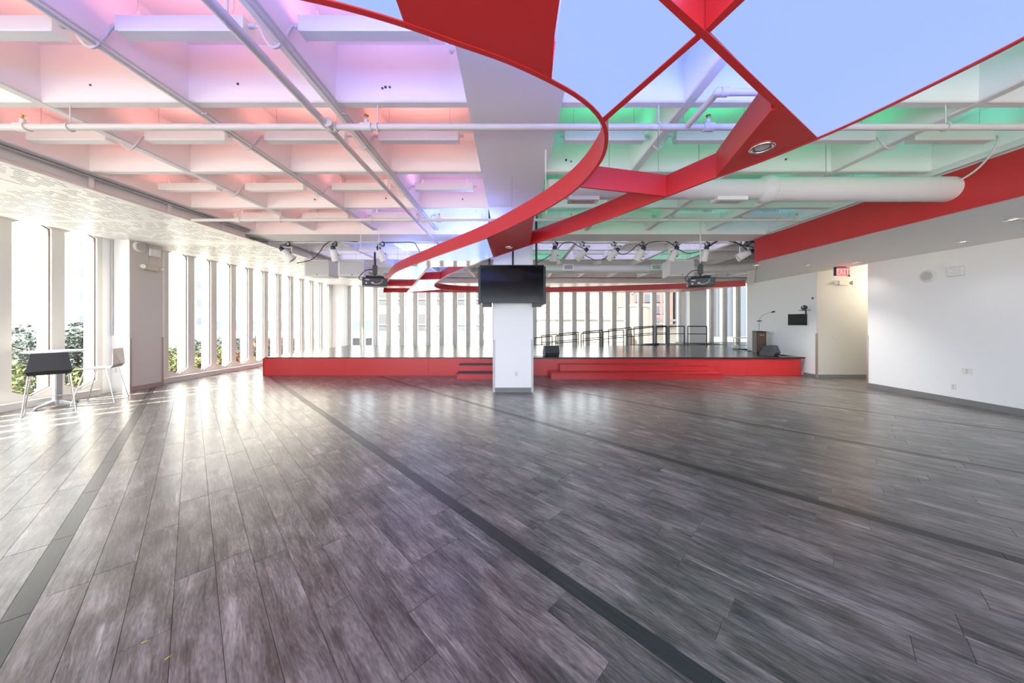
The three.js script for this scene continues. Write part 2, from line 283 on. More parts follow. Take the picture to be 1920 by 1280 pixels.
  part('shaft', box(0.4, 3.5, 0.69, 0, 1.75, 0), M.taupe, pl); part('front_face', box(0.4, 3.5, 0.012, 0, 1.75, 0.35), M.wall, pl);
  part('skirting', box(0.012, 0.11, 0.63, 0.206, 0.055, 0), M.guard, pl); for (const z of [-0.345, 0.345]) part('corner_guard', [box(0.012, 1.23, 0.03, 0.207, 0.615, z - Math.sign(z) * 0.012), box(0.03, 1.23, 0.012, 0.198, 0.615, z + Math.sign(z) * 0.008)], M.guard, pl);
  // central column
  const co = structure('column', [0.025, 0, 7.645]);
  part('shaft', box(0.91, 3.62, 0.63, 0, 1.81, 0), M.wall, co); part('skirting', box(0.83, 0.105, 0.014, 0, 0.0525, 0.32), M.base, co); for (const x of [-0.435, 0.435]) part('corner_guard', [box(0.045, 1.2, 0.014, x, 0.6, 0.319), box(0.014, 1.2, 0.05, x + Math.sign(x) * 0.024, 0.6, 0.297)], M.greyLight, co);
  // lowered ceiling with red fascia on the side of the white wall
  const so = structure('soffit');
  part('soffit_board', prism([[5.85, FZ], [8.8, FZ], [8.8, 7.87], [8.75, 9.19], [8.97, 11.85], [5.87, 7.7]], 3.05, 3.09), M.soffit, so);
  part('fascia', span(5.83, 5.86, 3.045, 3.59, FZ, 7.7), M.red, so); part('end_board', ribbonGeo([[5.9, 7.7], [8.98, 11.83]], 0.02, 3.05, 3.4), M.wall, so);
  part('upper_track', [span(5.8, 5.86, 3.62, 3.65, FZ, 7.3), span(5.86, 5.95, 3.59, 3.7, FZ, 7.3)], M.galv, so);
}

// ---------------------------------------------------------------- red and lit ceiling canopy
{
  const H0 = 2.95, H1 = 3.172, cv = thing('ceiling_canopy', 'red curving suspended ceiling canopy with glowing blue white panels', 'canopy', [0, H0, 5]);
  const at = (g) => g.translate(0, -H0, 5);
  const L = smooth([[-4.2, 0.95], [-2.6, 1.05], [-1.4, 1.21], [-0.819, 1.341], [-0.649, 1.392], [-0.481, 1.454], [-0.278, 1.543], [-0.011, 1.660], [0.305, 1.849], [0.450, 1.964], [0.564, 2.088], [0.642, 2.213], [0.699, 2.368], [0.740, 2.647], [0.664, 3.189], [0.423, 3.785], [0.0, 4.515], [-0.406, 5.127], [-1.73, 6.784], [-3.098, 8.59], [-4.085, 10.519], [-5.084, 12.656], [-5.834, 14.464]], 220);
  const R = smooth([[2.3, -1.5], [2.42, 0.2], [2.45, 1.0], [2.436, 1.523], [2.395, 1.796], [2.31, 2.166], [2.243, 2.351], [2.094, 2.673], [1.914, 2.967], [1.657, 3.441], [1.36, 4.01], [0.9, 4.765], [0.311, 5.586], [-0.387, 6.639], [-1.086, 7.759], [-1.706, 8.901], [-2.278, 10.125], [-2.776, 11.408], [-2.945, 12.273], [-2.877, 13.1], [-2.288, 13.7], [-1.397, 13.966], [1.476, 14.286], [4.347, 13.729], [6.146, 13.171], [7.383, 12.656], [8.69, 11.912]], 320);
  part('ribbon', at(ribbonGeo(L, 0.028, H0 - 0.004, H1)), M.red, cv); part('ribbon', at(ribbonGeo(R, 0.028, H0 - 0.004, H1)), M.red, cv);
  for (const [a, b, t] of [[[1.645, 3.43], [0.68, 3.19], 0.03], [[-2.012, 7.79], [-4.749, 14.46], 0.045], [[-2.92, 10.13], [-2.24, 10.0], 0.03], [[-4.63, 11.9], [-3.72, 11.9], 0.03], [[-5.83, 14.48], [7.3, 14.48], 0.03], [[7.3, 14.48], [8.69, 11.93], 0.03], [[0.27, 4.13], [0.305, 5.57], 0.025], [[1.66, 2.03], [1.9, 2.95], 0.028]])
    part('fin', at(ribbonGeo([a, b], t, H0 - 0.003, H1)), M.red, cv);
  const plate = (p, m = M.red) => part('soffit_plate', at(prism(p, H0 - 0.001, H0 + 0.03)), m, cv);
  plate([[-0.47, -1.5], [0.2, -1.5], [0.2, 1.5], ...run(L, [0.224, 1.79], [-0.489, 1.446])]);
  plate([[1.656, 2.005], [2.225, 2.345], [1.9, 2.967]]);
  plate([[-0.406, 5.127], ...run(L, [-0.35, 5.05], [0.22, 4.15]), [0.267, 4.112], [0.307, 5.586], [-0.387, 6.639]]);
  plate([[-4.64, 11.9], [-3.72, 11.9], [-4.0, 12.65], [-4.98, 12.65]]);
  plate([...run(R, [1.8, 14.27], [8.6, 11.95]), [7.3, 14.46], [1.8, 14.46]]);
  part('reflecting_panel', at(prism([[-1.88, 7.013], [-0.62, 7.06], [-1.05, 7.759], [-2.43, 7.751]], H0, H0 + 0.03)), M.glossWhite, cv, 'glossy white panel mirroring the windows');
  const strut = (p) => part('strut', at(prism(p, H0 - 0.002, H1)), M.red, cv);
  strut([[0.597, 2.119], [0.867, 1.504], [0.898, 1.523], [0.625, 2.16]]);
  strut([[0.892, 1.476], [0.93, 1.341], [1.72, -1.5], [1.79, -1.5], [0.975, 1.341], [0.922, 1.49]]);
  strut([[0.2, 1.075], [0.2, 1.045], [0.667, 1.341], [0.881, 1.473], [0.919, 1.494], [2.225, 2.334], [2.235, 2.36], [1.662, 2.015], [1.444, 1.879], [0.903, 1.523], [0.867, 1.504], [0.615, 1.341]]);
  const lit = (p, wx, wz, X, Z) => {
    part('light_panel', at(prism(p, H0 + 0.003, H0 + 0.02)), M.panel, cv);
    area(X, H0 - 0.002, Z, wx, wz, false, PANEL_GLOW, 1);
  };
  lit([[-3.6, -1.5], [-0.48, -1.5], ...run(L, [-0.489, 1.44], [-3.6, 0.99])], 1.6, 1.6, -1.6, 0.1);
  lit([[0.2, 1.08], [0.615, 1.345], [0.865, 1.506], [0.6, 2.115], ...run(L, [0.58, 2.11], [0.224, 1.77])], 0.3, 0.22, 0.44, 1.55);
  lit([[0.922, 1.49], [0.975, 1.341], [1.79, -1.5], ...run(R, [2.29, -1.5], [2.235, 2.33])], 0.34, 1.5, 2.05, 0.6);
  lit([...run(L, [-0.43, 5.15], [-1.86, 6.95]), [-1.88, 7.013], [-0.62, 7.06], [-0.4, 6.66]], 0.2, 0.3, -0.75, 6.4);
  lit([[-2.43, 7.75], [-2.03, 7.75], [-2.99, 10.1], [-3.83, 10.0], ...run(L, [-3.8, 9.95], [-2.45, 7.72])], 0.2, 0.4, -2.85, 8.9);
  lit([[-2.96, 10.25], [-2.3, 10.13], ...run(R, [-2.3, 10.2], [-2.86, 13.1]), [-4.70, 14.40]], 0.2, 0.5, -3.3, 12);
  // unseen strips on top of the canopy, placed to tint the coffers blue
  const ledM = glow(0.25, 0.4, 1.0, 0.5);
  for (const [X, Z, w, d] of [[-1.6, 0.55, 1.8, 0.9], [-1.6, -0.7, 1.8, 0.9], [0.43, 1.6, 0.3, 0.35], [1.95, 0.75, 0.7, 1.7], [-0.8, 6.55, 0.45, 0.6], [-2.85, 9.0, 0.3, 0.8], [-3.1, 11.6, 0.28, 0.8]]) {
    part('unseen_light_strip', at(span(X - w / 2, X + w / 2, H0 + 0.032, H0 + 0.045, Z - d / 2, Z + d / 2)), ledM, cv);
    area(X, H0 + 0.06, Z, w, d, true, [0.2, 0.28, 1.0], CANOPY_UP * (X === -1.6 ? 4.5 : 9));
  }
  for (const [X, Z] of [[-0.2, 1.6], [0.72, 2.6], [1.6, 3.5], [1.6, 2.0], [0.0, 4.55], [0.3, 5.5], [-1.6, 6.6], [-3.0, 8.4], [-1.3, 8.2], [2.4, 1.7], [4.0, 13.8], [7.9, 12.4], [-1.2, 14.0], [-5.0, 12.5]])
    part('suspension_wire', at(bar(W(X, H1 - 0.03, Z), W(X, 4.2, Z), 0.003, 6)), M.grey, cv);
}
function downlight(X, Y, Z, label, k, warm, r = 0.075) {
  const t = thing('downlight', label, 'downlight', [X, Y, Z], 0, 'recessed downlights');
  part('trim_ring', new THREE.TorusGeometry(r, 0.01, 10, 36).rotateX(Math.PI / 2), M.chrome, t); part('reflector', new THREE.LatheGeometry([[r, -0.006], [r * 0.75, 0.004], [r * 0.6, 0.02]].map(([a, b]) => new THREE.Vector2(a, b)), 32), M.chrome, t);
  part('lamp_lens', cyl(r * 0.62, 0.006, 0, 0.004, 0, 28), k ? glow(1, 0.93, 0.8, 0.3) : M.grille, t);
  if (k) spot(X, Y - 0.03, Z, warm ? [1, 0.75, 0.5] : [1, 0.95, 0.88], k, 0.95);
}
downlight(1.93, 2.945, 2.47, 'round chrome downlight in the red triangular canopy plate', 0, 0);
downlight(-0.05, 2.945, 5.75, 'small downlight in the red canopy plate above the screens', 0, 0, 0.06);
downlight(7.05, 3.046, 4.5, 'bright oval downlight in the grey soffit, third from the exit sign', 0.2, 0);
downlight(8.1, 3.046, 5.75, 'lit slit like downlight in the grey soffit above the round wall speaker', 0.15, 0);
downlight(6.2, 3.046, 8.1, 'recessed downlight at the red fascia corner of the grey soffit', 2.6, 0);
downlight(7.5, 3.046, 8.1, 'dark ringed downlight in the soffit between fascia corner and exit sign', 3.2, 0);
downlight(8.35, 3.046, 7.75, 'recessed downlight in the soffit directly beside the exit sign', 0.2, 0);

// ---------------------------------------------------------------- linear fixtures in the coffers
{
  const LEN = 0.92, body = new THREE.ExtrudeGeometry(shapeOf([[-0.043, 0], [0.043, 0], [0.05, 0.012], [0.05, 0.11], [-0.05, 0.11], [-0.05, 0.012]]), { depth: LEN, bevelEnabled: false }).translate(0, 0, -LEN / 2).rotateY(Math.PI / 2);
  const lens = box(LEN - 0.04, 0.006, 0.07, 0, 0.113, 0), capG = box(0.012, 0.114, 0.104, 0, 0.056, 0), glandG = cyl(0.016, 0.06, 0, 0, 0, 10).rotateZ(Math.PI / 2);
  const kinds = { red: [1.0, 0.29, 0.25], pink: [1.0, 0.28, 0.36], magenta: [0.9, 0.34, 0.66], green: [0.0, 0.62, 0.24], cyan: [0.03, 0.5, 0.58], azure: [0.03, 0.36, 0.95], lavender: [0.62, 0.6, 1.0], blue: [0.42, 0.5, 1.0], teal: [0.06, 0.66, 0.45] };
  const mats = Object.fromEntries(Object.entries(kinds).map(([k, c]) => [k, glow(...c, 0.5)]));
  const rows = [2.395, 3.805, 5.215, 6.62, 8.7, 10.07], cols = [-5.24, -3.84, -2.44, -1.1, 1.09, 2.4, 3.8, 5.2];
  const tint = [['red', 'red', 'pink', 'magenta', 'azure', 'azure', 'green', 'cyan'], ['red', 'red', 'red', 'red', 'green', 'green', 'green', 'teal'], ['red', 'red', 'red', 'magenta', 'green', 'green', 'green', 'teal'], ['red', 'red', 'magenta', 'blue', 'green', 'green', 'teal', 'cyan'], ['lavender', 'lavender', 'blue', 'blue', 'lavender', 'lavender', 'lavender', 'lavender'], ['lavender', 'lavender', 'blue', 'blue', 'teal', 'lavender', 'lavender', 'teal']];
  const words = { red: 'red', pink: 'pink', magenta: 'magenta', green: 'green', cyan: 'cyan', azure: 'azure', lavender: 'lavender', blue: 'blue', teal: 'teal' };
  const rowSay = ['nearest row', 'second row', 'third row', 'row before girder', 'hidden row past girder', 'farthest hidden row'];
  const colSay = ['by the perforated ceiling', 'two coffers left of the lengthwise pipe', 'one coffer left of the lengthwise pipe', 'left of the wide beam', 'right of the wide beam', 'second right of the wide beam', 'third right of the wide beam', 'by the red fascia'];
  rows.forEach((Z, r) => cols.forEach((X, c) => {
    if (r === 4 && [0, 1, 6].includes(c)) return;
    const k = tint[r][c];
    const t = thing('pendant_light', `white linear pendant, ${words[k]} uplight, ${rowSay[r]}, ${colSay[c]}`, 'light', [X, 3.74, Z], 0, 'linear pendants in the ceiling coffers');
    part('housing', body, M.trimWhite, t); part('light_lens', lens, mats[k], t);
    for (const s of [-1, 1]) { const e = part('end_cap', capG, M.trimWhite, t); e.position.x = s * (LEN / 2 + 0.004); const g = part('cable_gland', glandG, M.offwhite, t); g.position.set(s * (LEN / 2 + 0.035), 0.075, 0); part('suspension_wire', [bar(v3(s * 0.36, 0.2, 0), v3(s * 0.36, 0.46, 0), 0.0022, 5), bar(v3(s * 0.36, 0.2, 0), v3(s * 0.36, 0.11, 0.035), 0.0022, 5), bar(v3(s * 0.36, 0.2, 0), v3(s * 0.36, 0.11, -0.035), 0.0022, 5)], M.grey, t); }
    area(X, 3.865, Z, LEN - 0.06, 0.07, true, kinds[k], FIXTURE_UP * (r > 3 ? 2.4 : c < 4 ? 0.95 : 0.75));  // rows past the girder, mostly out of view, placed to tint the far coffers
  }));
  rows.slice(0, 4).forEach((Z, r) => [[0, 1], [1, 2], [2, 3], [4, 5], [5, 6], [6, 7]].forEach(([a, b]) => {
    const x0 = cols[a] + 0.5, x1 = cols[b] - 0.5, low = 3.655;
    solo('flexible_cord', tube([W(x0, 3.815, Z), W(x0 + 0.05, 3.80, Z), W(x0 * 0.7 + x1 * 0.3, 3.70, Z), W((x0 + x1) / 2, low, Z), W(x0 * 0.3 + x1 * 0.7, 3.72, Z), W(x1 - 0.05, 3.81, Z), W(x1, 3.815, Z)], 0.011, 28, 8), M.offwhite, `white sagging cord under a rib, ${rowSay[r]}, ${a < 4 ? ['between the two window side pendants', 'between second and third pendants', 'just left of the beam pendant'][a] : ['just right of the beam pendant', 'between middle pendants on fascia side', 'next to the red fascia pendant'][a - 4]}`, 'cord', 'cords between the pendants');
  }));
  solo('flexible_cord', tube([W(5.7, 3.815, 3.805), W(5.78, 3.8, 3.8), W(5.8, 3.6, 3.9), W(5.78, 3.44, 4.1), W(5.78, 3.39, 4.55)], 0.011, 28, 8), M.offwhite, 'white cord hanging from the last pendant down the red fascia', 'cord', 'cords between the pendants');
  solo('flexible_cord', tube([W(-0.6, 3.815, 2.395), W(-0.54, 3.82, 2.395), W(-0.5, 3.72, 2.4), W(-0.47, 3.67, 2.45), W(-0.46, 3.72, 2.5)], 0.011, 24, 8), M.offwhite, 'white cord looping beside the wide beam from the magenta pendant', 'cord', 'cords between the pendants');
  for (const [X, say] of [[-3.09, 'second rib from the perforated ceiling'], [-1.69, 'rib above the lengthwise pipe']]) {
    const c = thing('conduit', `white conduit pair fixed along the ${say}`, 'conduit', [X, 3.678, 4]);
    part('conduit_tube', bar(v3(-0.02, 0, 6), v3(-0.02, 0, -3.2), 0.013, 8), M.offwhite, c); part('conduit_tube', bar(v3(0.028, 0.012, 6), v3(0.028, 0.012, -3.2), 0.009, 8), M.offwhite, c);
    for (let i = 0; i < 6; i++) part('clip', box(0.08, 0.02, 0.015, 0.003, 0.008, 5 - i * 1.4), M.offwhite, c);
  }
}

// ---------------------------------------------------------------- pipes and ducts
function pipeHanger(t, x, y, z, top) { part('hanger_rod', bar(v3(x, y + 0.03, z), v3(x, top, z), 0.006, 6), M.offwhite, t); part('hanger_ring', new THREE.TorusGeometry(0.038, 0.006, 8, 20).rotateY(Math.PI / 2).translate(x, y, z), M.offwhite, t); }
function sprinklerHead(t, x, y, z) { const s = part('sprinkler_head', cyl(0.02, 0.05, x, y + 0.05, z, 12), M.offwhite, t); part('fitting', cyl(0.042, 0.1, 0, 0, 0, 16).rotateZ(Math.PI / 2).translate(x, y, z), M.offwhite, s); part('deflector', [cyl(0.009, 0.04, x, y + 0.09, z, 8), cyl(0.022, 0.005, x, y + 0.112, z, 16)], M.brass, s); }
{
  let t = thing('sprinkler_pipe', 'white sprinkler pipe crossing the room in front of the second coffer row', 'pipe', [0, 3.49, 3.1]);
  part('pipe', bar(v3(-6, 0, 0), v3(5.83, 0, 0), 0.03, 18), M.offwhite, t);
  for (const x of [-4.28, -1.3, 1.42, 4.2]) pipeHanger(t, x, 0, 0, 0.22);
  for (const x of [-4.74, -1.41, 1.9]) sprinklerHead(t, x, 0, 0);
  part('coupling', [cyl(0.044, 0.09, 0, 0, 0, 16).rotateZ(Math.PI / 2).translate(-1.74, 0, 0), cyl(0.044, 0.07, 0, 0, 0, 16).rotateX(Math.PI / 2).translate(-1.74, 0, 0.05)], M.offwhite, t);
  t = thing('sprinkler_pipe', 'white sprinkler pipe running away from the viewer beneath a ceiling rib', 'pipe', [-1.78, 3.49, 4]);
  part('pipe', bar(v3(0, 0, 6), v3(0, 0, 0.93), 0.034, 18), M.offwhite, t); part('pipe', bar(v3(0, 0, 0.87), v3(0, 0, -8), 0.03, 18), M.offwhite, t);
  for (const z of [2.0, -0.6, -3, -5.6]) pipeHanger(t, 0, 0, z, 0.21);
  t = thing('sprinkler_pipe', 'white sprinkler pipe crossing behind the round duct, two coffers before the girder', 'pipe', [0, 3.5, 5.95]);
  part('pipe', bar(v3(-5.95, 0, 0), v3(5.4, 0, 0), 0.028, 16), M.offwhite, t);
  for (const x of [-4.3, -2.6, 0.9, 2.9, 4.9]) pipeHanger(t, x, 0, 0, 0.2);
  for (const x of [-5.1, -1.35, 1.1, 5.3]) sprinklerHead(t, x, 0, 0);
  t = thing('sprinkler_pipe', 'short elbowed sprinkler branch seen through the triangular canopy opening', 'pipe', [1.69, 3.49, 3.07]);
  part('pipe', bar(v3(0, 0, 0), v3(0, 0, 0.42), 0.028, 16), M.offwhite, t); part('elbow', [new THREE.SphereGeometry(0.036, 16, 12).translate(0, 0, 0.44), cyl(0.037, 0.06, 0, 0, 0, 16).rotateZ(Math.PI / 2).translate(0.05, 0, 0.44)], M.offwhite, t); part('pipe', bar(v3(0, 0, 0.44), v3(0.8, 0, 0.44), 0.028, 16), M.offwhite, t);
  // ducts
  const ductGeo = (x0, x1, r) => { const p = []; const n = Math.round((x1 - x0) / 0.05); for (let i = 0; i <= n; i++) { const x = x0 + (x1 - x0) * i / n; p.push(new THREE.Vector2(r, x)); if (i < n) p.push(new THREE.Vector2(r + 0.0015, x + 0.006), new THREE.Vector2(r, x + 0.012)); } return new THREE.LatheGeometry(p, 48).rotateZ(-Math.PI / 2); };
  t = thing('round_duct', 'large white spiral duct running into the red fascia', 'duct', [0, 3.376, 4.28]);
  part('duct_section', ductGeo(0.48, 3.35, 0.128), M.galv, t); part('duct_section', ductGeo(3.42, 5.82, 0.155), M.galv, t);
  part('collar', new THREE.LatheGeometry([[0.128, 3.3], [0.146, 3.33], [0.172, 3.35], [0.174, 3.43], [0.165, 3.45], [0.155, 3.46]].map(([a, b]) => new THREE.Vector2(a, b)), 48).rotateZ(-Math.PI / 2), M.galv, t);
  part('duct_end', new THREE.LatheGeometry([[0.157, 5.55], [0.16, 5.56], [0.16, 5.83]].map(([a, b]) => new THREE.Vector2(a, b)), 48).rotateZ(-Math.PI / 2), M.galv, t);
  for (const x of [0.95, 2.9]) { const g = part('duct_grille', [box(0.4, 0.05, 0.16, x, -0.14, 0)], M.trimWhite, t); part('grille_slot', box(0.3, 0.004, 0.1, x, -0.167, 0), M.grille, g); }
  for (const x of [1.3, 2.5, 4.2]) part('hanger_rod', bar(v3(x, 0.1, 0), v3(x, 0.82, 0), 0.004, 6), M.grey, t);
  t = thing('round_duct', 'white round duct with two grey side grilles behind the spotlights', 'duct', [0, 3.47, 11.2]);
  part('duct_section', ductGeo(-0.6, 6.9, 0.15), M.galv, t); part('duct_bend', new THREE.TubeGeometry(new THREE.CatmullRomCurve3([v3(6.88, 0, 0), v3(7.3, 0, 0.05), v3(7.7, 0, 0.35), v3(8.6, 0, 1.2)]), 24, 0.152, 32), M.galv, t);
  for (const x of [1.94, 4.97]) { const g = part('duct_grille', box(0.36, 0.22, 0.1, x, 0.02, 0.15), M.trimWhite, t); part('grille_slot', box(0.28, 0.14, 0.01, x, 0.02, 0.2), M.grey, g); }
}

// ---------------------------------------------------------------- stage lighting bar with spotlights
{
  let t = thing('lighting_pipe', 'long white pipe under the girder that carries the spotlights', 'pipe', [0, 3.63, 8.14]);
  part('pipe', bar(v3(-6.6, 0, 0), v3(5.8, 0, 0), 0.025, 14), M.offwhite, t); for (const x of [-5.2, -2.2, 2.1, 4.6]) part('hanger_rod', bar(v3(x, 0.02, 0), v3(x, 0.57, 0), 0.008, 6), M.offwhite, t);
  const lamps = [[-5.7, 0.62, -0.75, 'tilted white spotlight nearest the windows, above the perforated ceiling edge'], [-4.51, 0.08, -1, 'upright white spotlight in front of the twin speakers'], [-3.31, 0.35, -0.92, 'white spotlight above the projector with the curving red ribbon'], [1.07, -0.05, -1, 'first white spotlight right of the screens, hanging upright'], [1.75, -0.72, -0.7, 'second white spotlight right of the screens, tilted'], [2.54, -0.7, -0.72, 'third white spotlight right of the screens, tilted over a duct'], [3.25, -0.42, -0.88, 'fourth white spotlight right of the screens, by the duct grille'], [4.1, -0.35, -0.92, 'white spotlight directly above the single hanging speaker'], [4.9, -0.1, -1, 'white spotlight above the projector beside the single speaker'], [5.9, -0.85, -0.45, 'white spotlight at the red fascia corner, nearly level']];
  lamps.forEach(([X, dx, dy, label]) => {
    const s = thing('spotlight', label, 'spotlight', [X, 3.63, 8.14], 0, 'stage spotlights on the pipe');
    part('clamp', [rbox(0.06, 0.09, 0.06, 0.008, 0, 0.0, 0), cyl(0.012, 0.1, 0, -0.07, 0, 10)], M.trimWhite, s);
    const dir = v3(dx, dy, -0.35).normalize(), q = new THREE.Quaternion().setFromUnitVectors(v3(0, -1, 0), dir), c = v3(0, -0.32, 0), put = (g) => g.applyQuaternion(q).translate(c.x, c.y, c.z);
    part('yoke', [box(0.21, 0.012, 0.03, 0, -0.12, 0), box(0.012, 0.21, 0.03, -0.105, -0.22, 0), box(0.012, 0.21, 0.03, 0.105, -0.22, 0), cyl(0.022, 0.03, 0, 0, 0, 12).rotateZ(Math.PI / 2).translate(0.125, -0.32, 0)], M.trimWhite, s);
    part('housing', put(new THREE.LatheGeometry([[0.03, 0.15], [0.075, 0.14], [0.08, 0.05], [0.082, 0.045], [0.09, -0.06], [0.096, -0.08], [0.098, -0.15], [0.09, -0.152], [0.088, -0.09], [0.02, -0.07]].map(([a, b]) => new THREE.Vector2(a, b)), 28)), M.trimWhite, s);
    part('color_frame', put(new THREE.TorusGeometry(0.1, 0.008, 8, 28).rotateX(Math.PI / 2).translate(0, -0.15, 0)), M.offwhite, s);
    part('lens', put(cyl(0.08, 0.012, 0, -0.09, 0, 24)), M.lens, s); part('lamp_cap', put(cyl(0.055, 0.09, 0, 0.19, 0, 18, 0.045)), M.black, s); part('cap_ring', put(cyl(0.058, 0.035, 0, 0.165, 0, 18)), M.blue, s);
    part('knob', put(cyl(0.016, 0.03, 0, 0, 0, 10).rotateZ(Math.PI / 2).translate(0.1, 0, 0)), M.black, s);
    const e = v3(0, 0.24, 0).applyQuaternion(q).add(c);
    part('power_lead', [tube([e, e.clone().add(v3(0.05, 0.05, 0.02)), v3(0.08, -0.1, 0.04), v3(0.03, 0.03, 0.03)], 0.009, 20, 6), tube([v3(0.03, 0.02, 0.04), v3(0.09, -0.05, 0.05), v3(0.04, -0.12, 0.05), v3(-0.04, -0.06, 0.05), v3(0.03, 0.0, 0.05), v3(0.09, -0.03, 0.06), v3(0.05, -0.1, 0.06), v3(-0.02, -0.05, 0.05)], 0.007, 36, 6)], M.black, s);
  });
  const cable = (pts, label) => solo('power_cable', tube(pts.map(([x, y, z = 8.17]) => W(x, y, z - 0.06)), 0.0105, 60, 6), M.black, label, 'cable', 'black power cables along the lighting pipe');
  cable([[-5.45, 3.1], [-5.1, 3.18], [-4.9, 3.35], [-4.75, 3.55], [-4.5, 3.67], [-3.9, 3.64]], 'black cable draped between the two spotlights by the windows');
  cable([[-3.3, 3.62], [-2.8, 3.63], [-2.5, 3.62], [-2.4, 3.5], [-2.3, 3.3]], 'black cable leaving the pipe above the red ribbon tip');
  cable([[0.6, 3.1], [0.85, 3.22], [1.1, 3.4], [1.3, 3.6], [1.5, 3.63], [1.7, 3.52], [1.85, 3.45]], 'black cable between first and second spotlights right of the screens');
  cable([[1.85, 3.3], [2.1, 3.18], [2.35, 3.22], [2.55, 3.42], [2.62, 3.5]], 'black cable sagging between second and third spotlights right of the screens');
  cable([[2.6, 3.42], [2.8, 3.32], [3.0, 3.4], [3.2, 3.56], [3.35, 3.45]], 'black cable sagging between third and fourth spotlights right of the screens');
  cable([[3.3, 3.42], [3.45, 3.6], [3.9, 3.65], [4.15, 3.5], [4.4, 3.36], [4.7, 3.38], [5.0, 3.52], [5.3, 3.68], [5.7, 3.6], [5.95, 3.52]], 'long black cable looping past the single speaker to the fascia');
  cable([[4.95, 3.5], [5.2, 3.66], [5.6, 3.66], [6.0, 3.4], [6.05, 3.3], [5.95, 3.25]], 'black cable loop at the red fascia corner');
  const jb = thing('junction_box', 'small black junction box at the end of the lighting pipe', 'box', [6.0, 3.64, 7.98]); part('housing', rbox(0.2, 0.12, 0.12, 0.01), M.black, jb); part('cable_gland', [cyl(0.015, 0.04, -0.05, -0.07, 0, 10), cyl(0.015, 0.04, 0.05, -0.07, 0, 10)], M.blackSoft, jb);
  const bx = thing('wire_bracket', 'white cable bracket with dangling cord at the wide beam', 'bracket', [0.41, 3.32, 3.9]); part('post', box(0.018, 0.3, 0.018, 0, 0.25, 0), M.trimWhite, bx); part('dangling_cord', tube([v3(0, 0.1, 0), v3(0.005, -0.05, 0), v3(-0.01, -0.2, 0), v3(0.03, -0.3, 0), v3(0.0, -0.4, 0)], 0.006, 24, 6), M.offwhite, bx);
}
// ---------------------------------------------------------------- hanging speakers and projectors
function speaker(X, Z, turn, label) {
  const t = thing('hanging_speaker', label, 'speaker', [X, 2.84, Z], turn, 'hanging white loudspeakers');
  part('cabinet', rbox(0.66, 0.44, 0.5, 0.012, 0, 0.22, -0.25), M.offwhite, t); part('grille', rbox(0.58, 0.37, 0.012, 0.004, 0.015, 0.225, 0.004), M.grille, t); part('badge', cyl(0.014, 0.006, 0, 0, 0, 12).rotateX(Math.PI / 2).translate(0.03, 0.035, 0.013), M.charcoal, t);
  for (const [x, z] of [[-0.25, -0.08], [0.25, -0.08], [0, -0.42]]) part('suspension_rod', bar(v3(x, 0.44, z), v3(x, 1.36, z), 0.004, 6), M.offwhite, t);
}
speaker(-5.26, 8.6, 0, 'hanging off white speaker nearest the windows, its side panel visible'); speaker(-4.33, 8.6, 0.16, 'hanging off white speaker just behind the projector on the window side'); speaker(4.54, 8.6, -0.16, 'single hanging off white speaker near the red fascia corner');
function projector(X, Z, turn, label, strut) {
  const t = thing('projector', label, 'projector', [X, 2.38, Z], turn, 'black ceiling projectors');
  part('body', rbox(0.5, 0.17, 0.4, 0.015, 0, 0.085, 0), M.black, t); part('front_vent', [0, 1, 2, 3, 4].map((i) => box(0.006, 0.1, 0.25, (turn > 0 ? 0.252 : -0.252), 0.085, 0).translate(0, 0, 0)).slice(0, 1), M.charcoal, t);
  for (let i = 0; i < 7; i++) part('vent_slat', box(0.004, 0.11, 0.012, turn > 0 ? 0.255 : -0.255, 0.085, -0.13 + i * 0.042), M.grey, t);
  for (const [x, y, w, h, m] of [[-0.15, 0.12, 0.08, 0.025, M.grey], [-0.05, 0.06, 0.05, 0.03, M.greyLight], [0.05, 0.11, 0.06, 0.02, M.charcoal], [-0.17, 0.05, 0.03, 0.03, M.offwhite], [0.13, 0.06, 0.09, 0.04, M.charcoal]]) part('socket', box(w, h, 0.008, x, y, 0.203), m, t);
  part('bracket_plate', [rbox(0.36, 0.035, 0.3, 0.008, 0, 0.2, 0), box(0.08, 0.05, 0.08, 0.1, 0.21, 0.05)], M.blackSoft, t); part('mount_cap', rbox(0.1, 0.19, 0.08, 0.01, 0, 0.37, 0), M.charcoal, t); part('pole', cyl(0.022, strut ? 0.55 : 0.3, 0, strut ? 0.49 : 0.36, 0, 14), M.black, t); if (!strut) part('ceiling_rod', cyl(0.012, 1.36, 0, 1.14, 0, 10), M.offwhite, t);
  part('video_cable', tube([v3(-0.2, 0.1, 0.2), v3(-0.3, 0.12, 0.22), v3(-0.29, 0.2, 0.15), v3(-0.18, 0.33, 0.08), v3(-0.05, 0.36, 0.04)], 0.008, 30, 6), M.black, t);
  part('data_cable', tube([v3(0.15, 0.14, 0.21), v3(0.12, 0.07, 0.23), v3(0.02, 0.03, 0.23), v3(-0.05, 0.05, 0.21)], 0.006, 20, 6), M.offwhite, t);
  if (strut) part('strut_channel', [box(0.42, 0.035, 0.04, -0.1, 0.76, 0), box(0.012, 1.07, 0.012, -0.28, 1.285, 0), box(0.012, 1.07, 0.012, 0.08, 1.285, 0)], M.trimWhite, t);
}
projector(-3.0, 7.0, 0.42, 'black projector hanging by the tip of the curving red ribbon', true); projector(4.12, 7.0, -0.42, 'black projector hanging beside the single speaker', false);

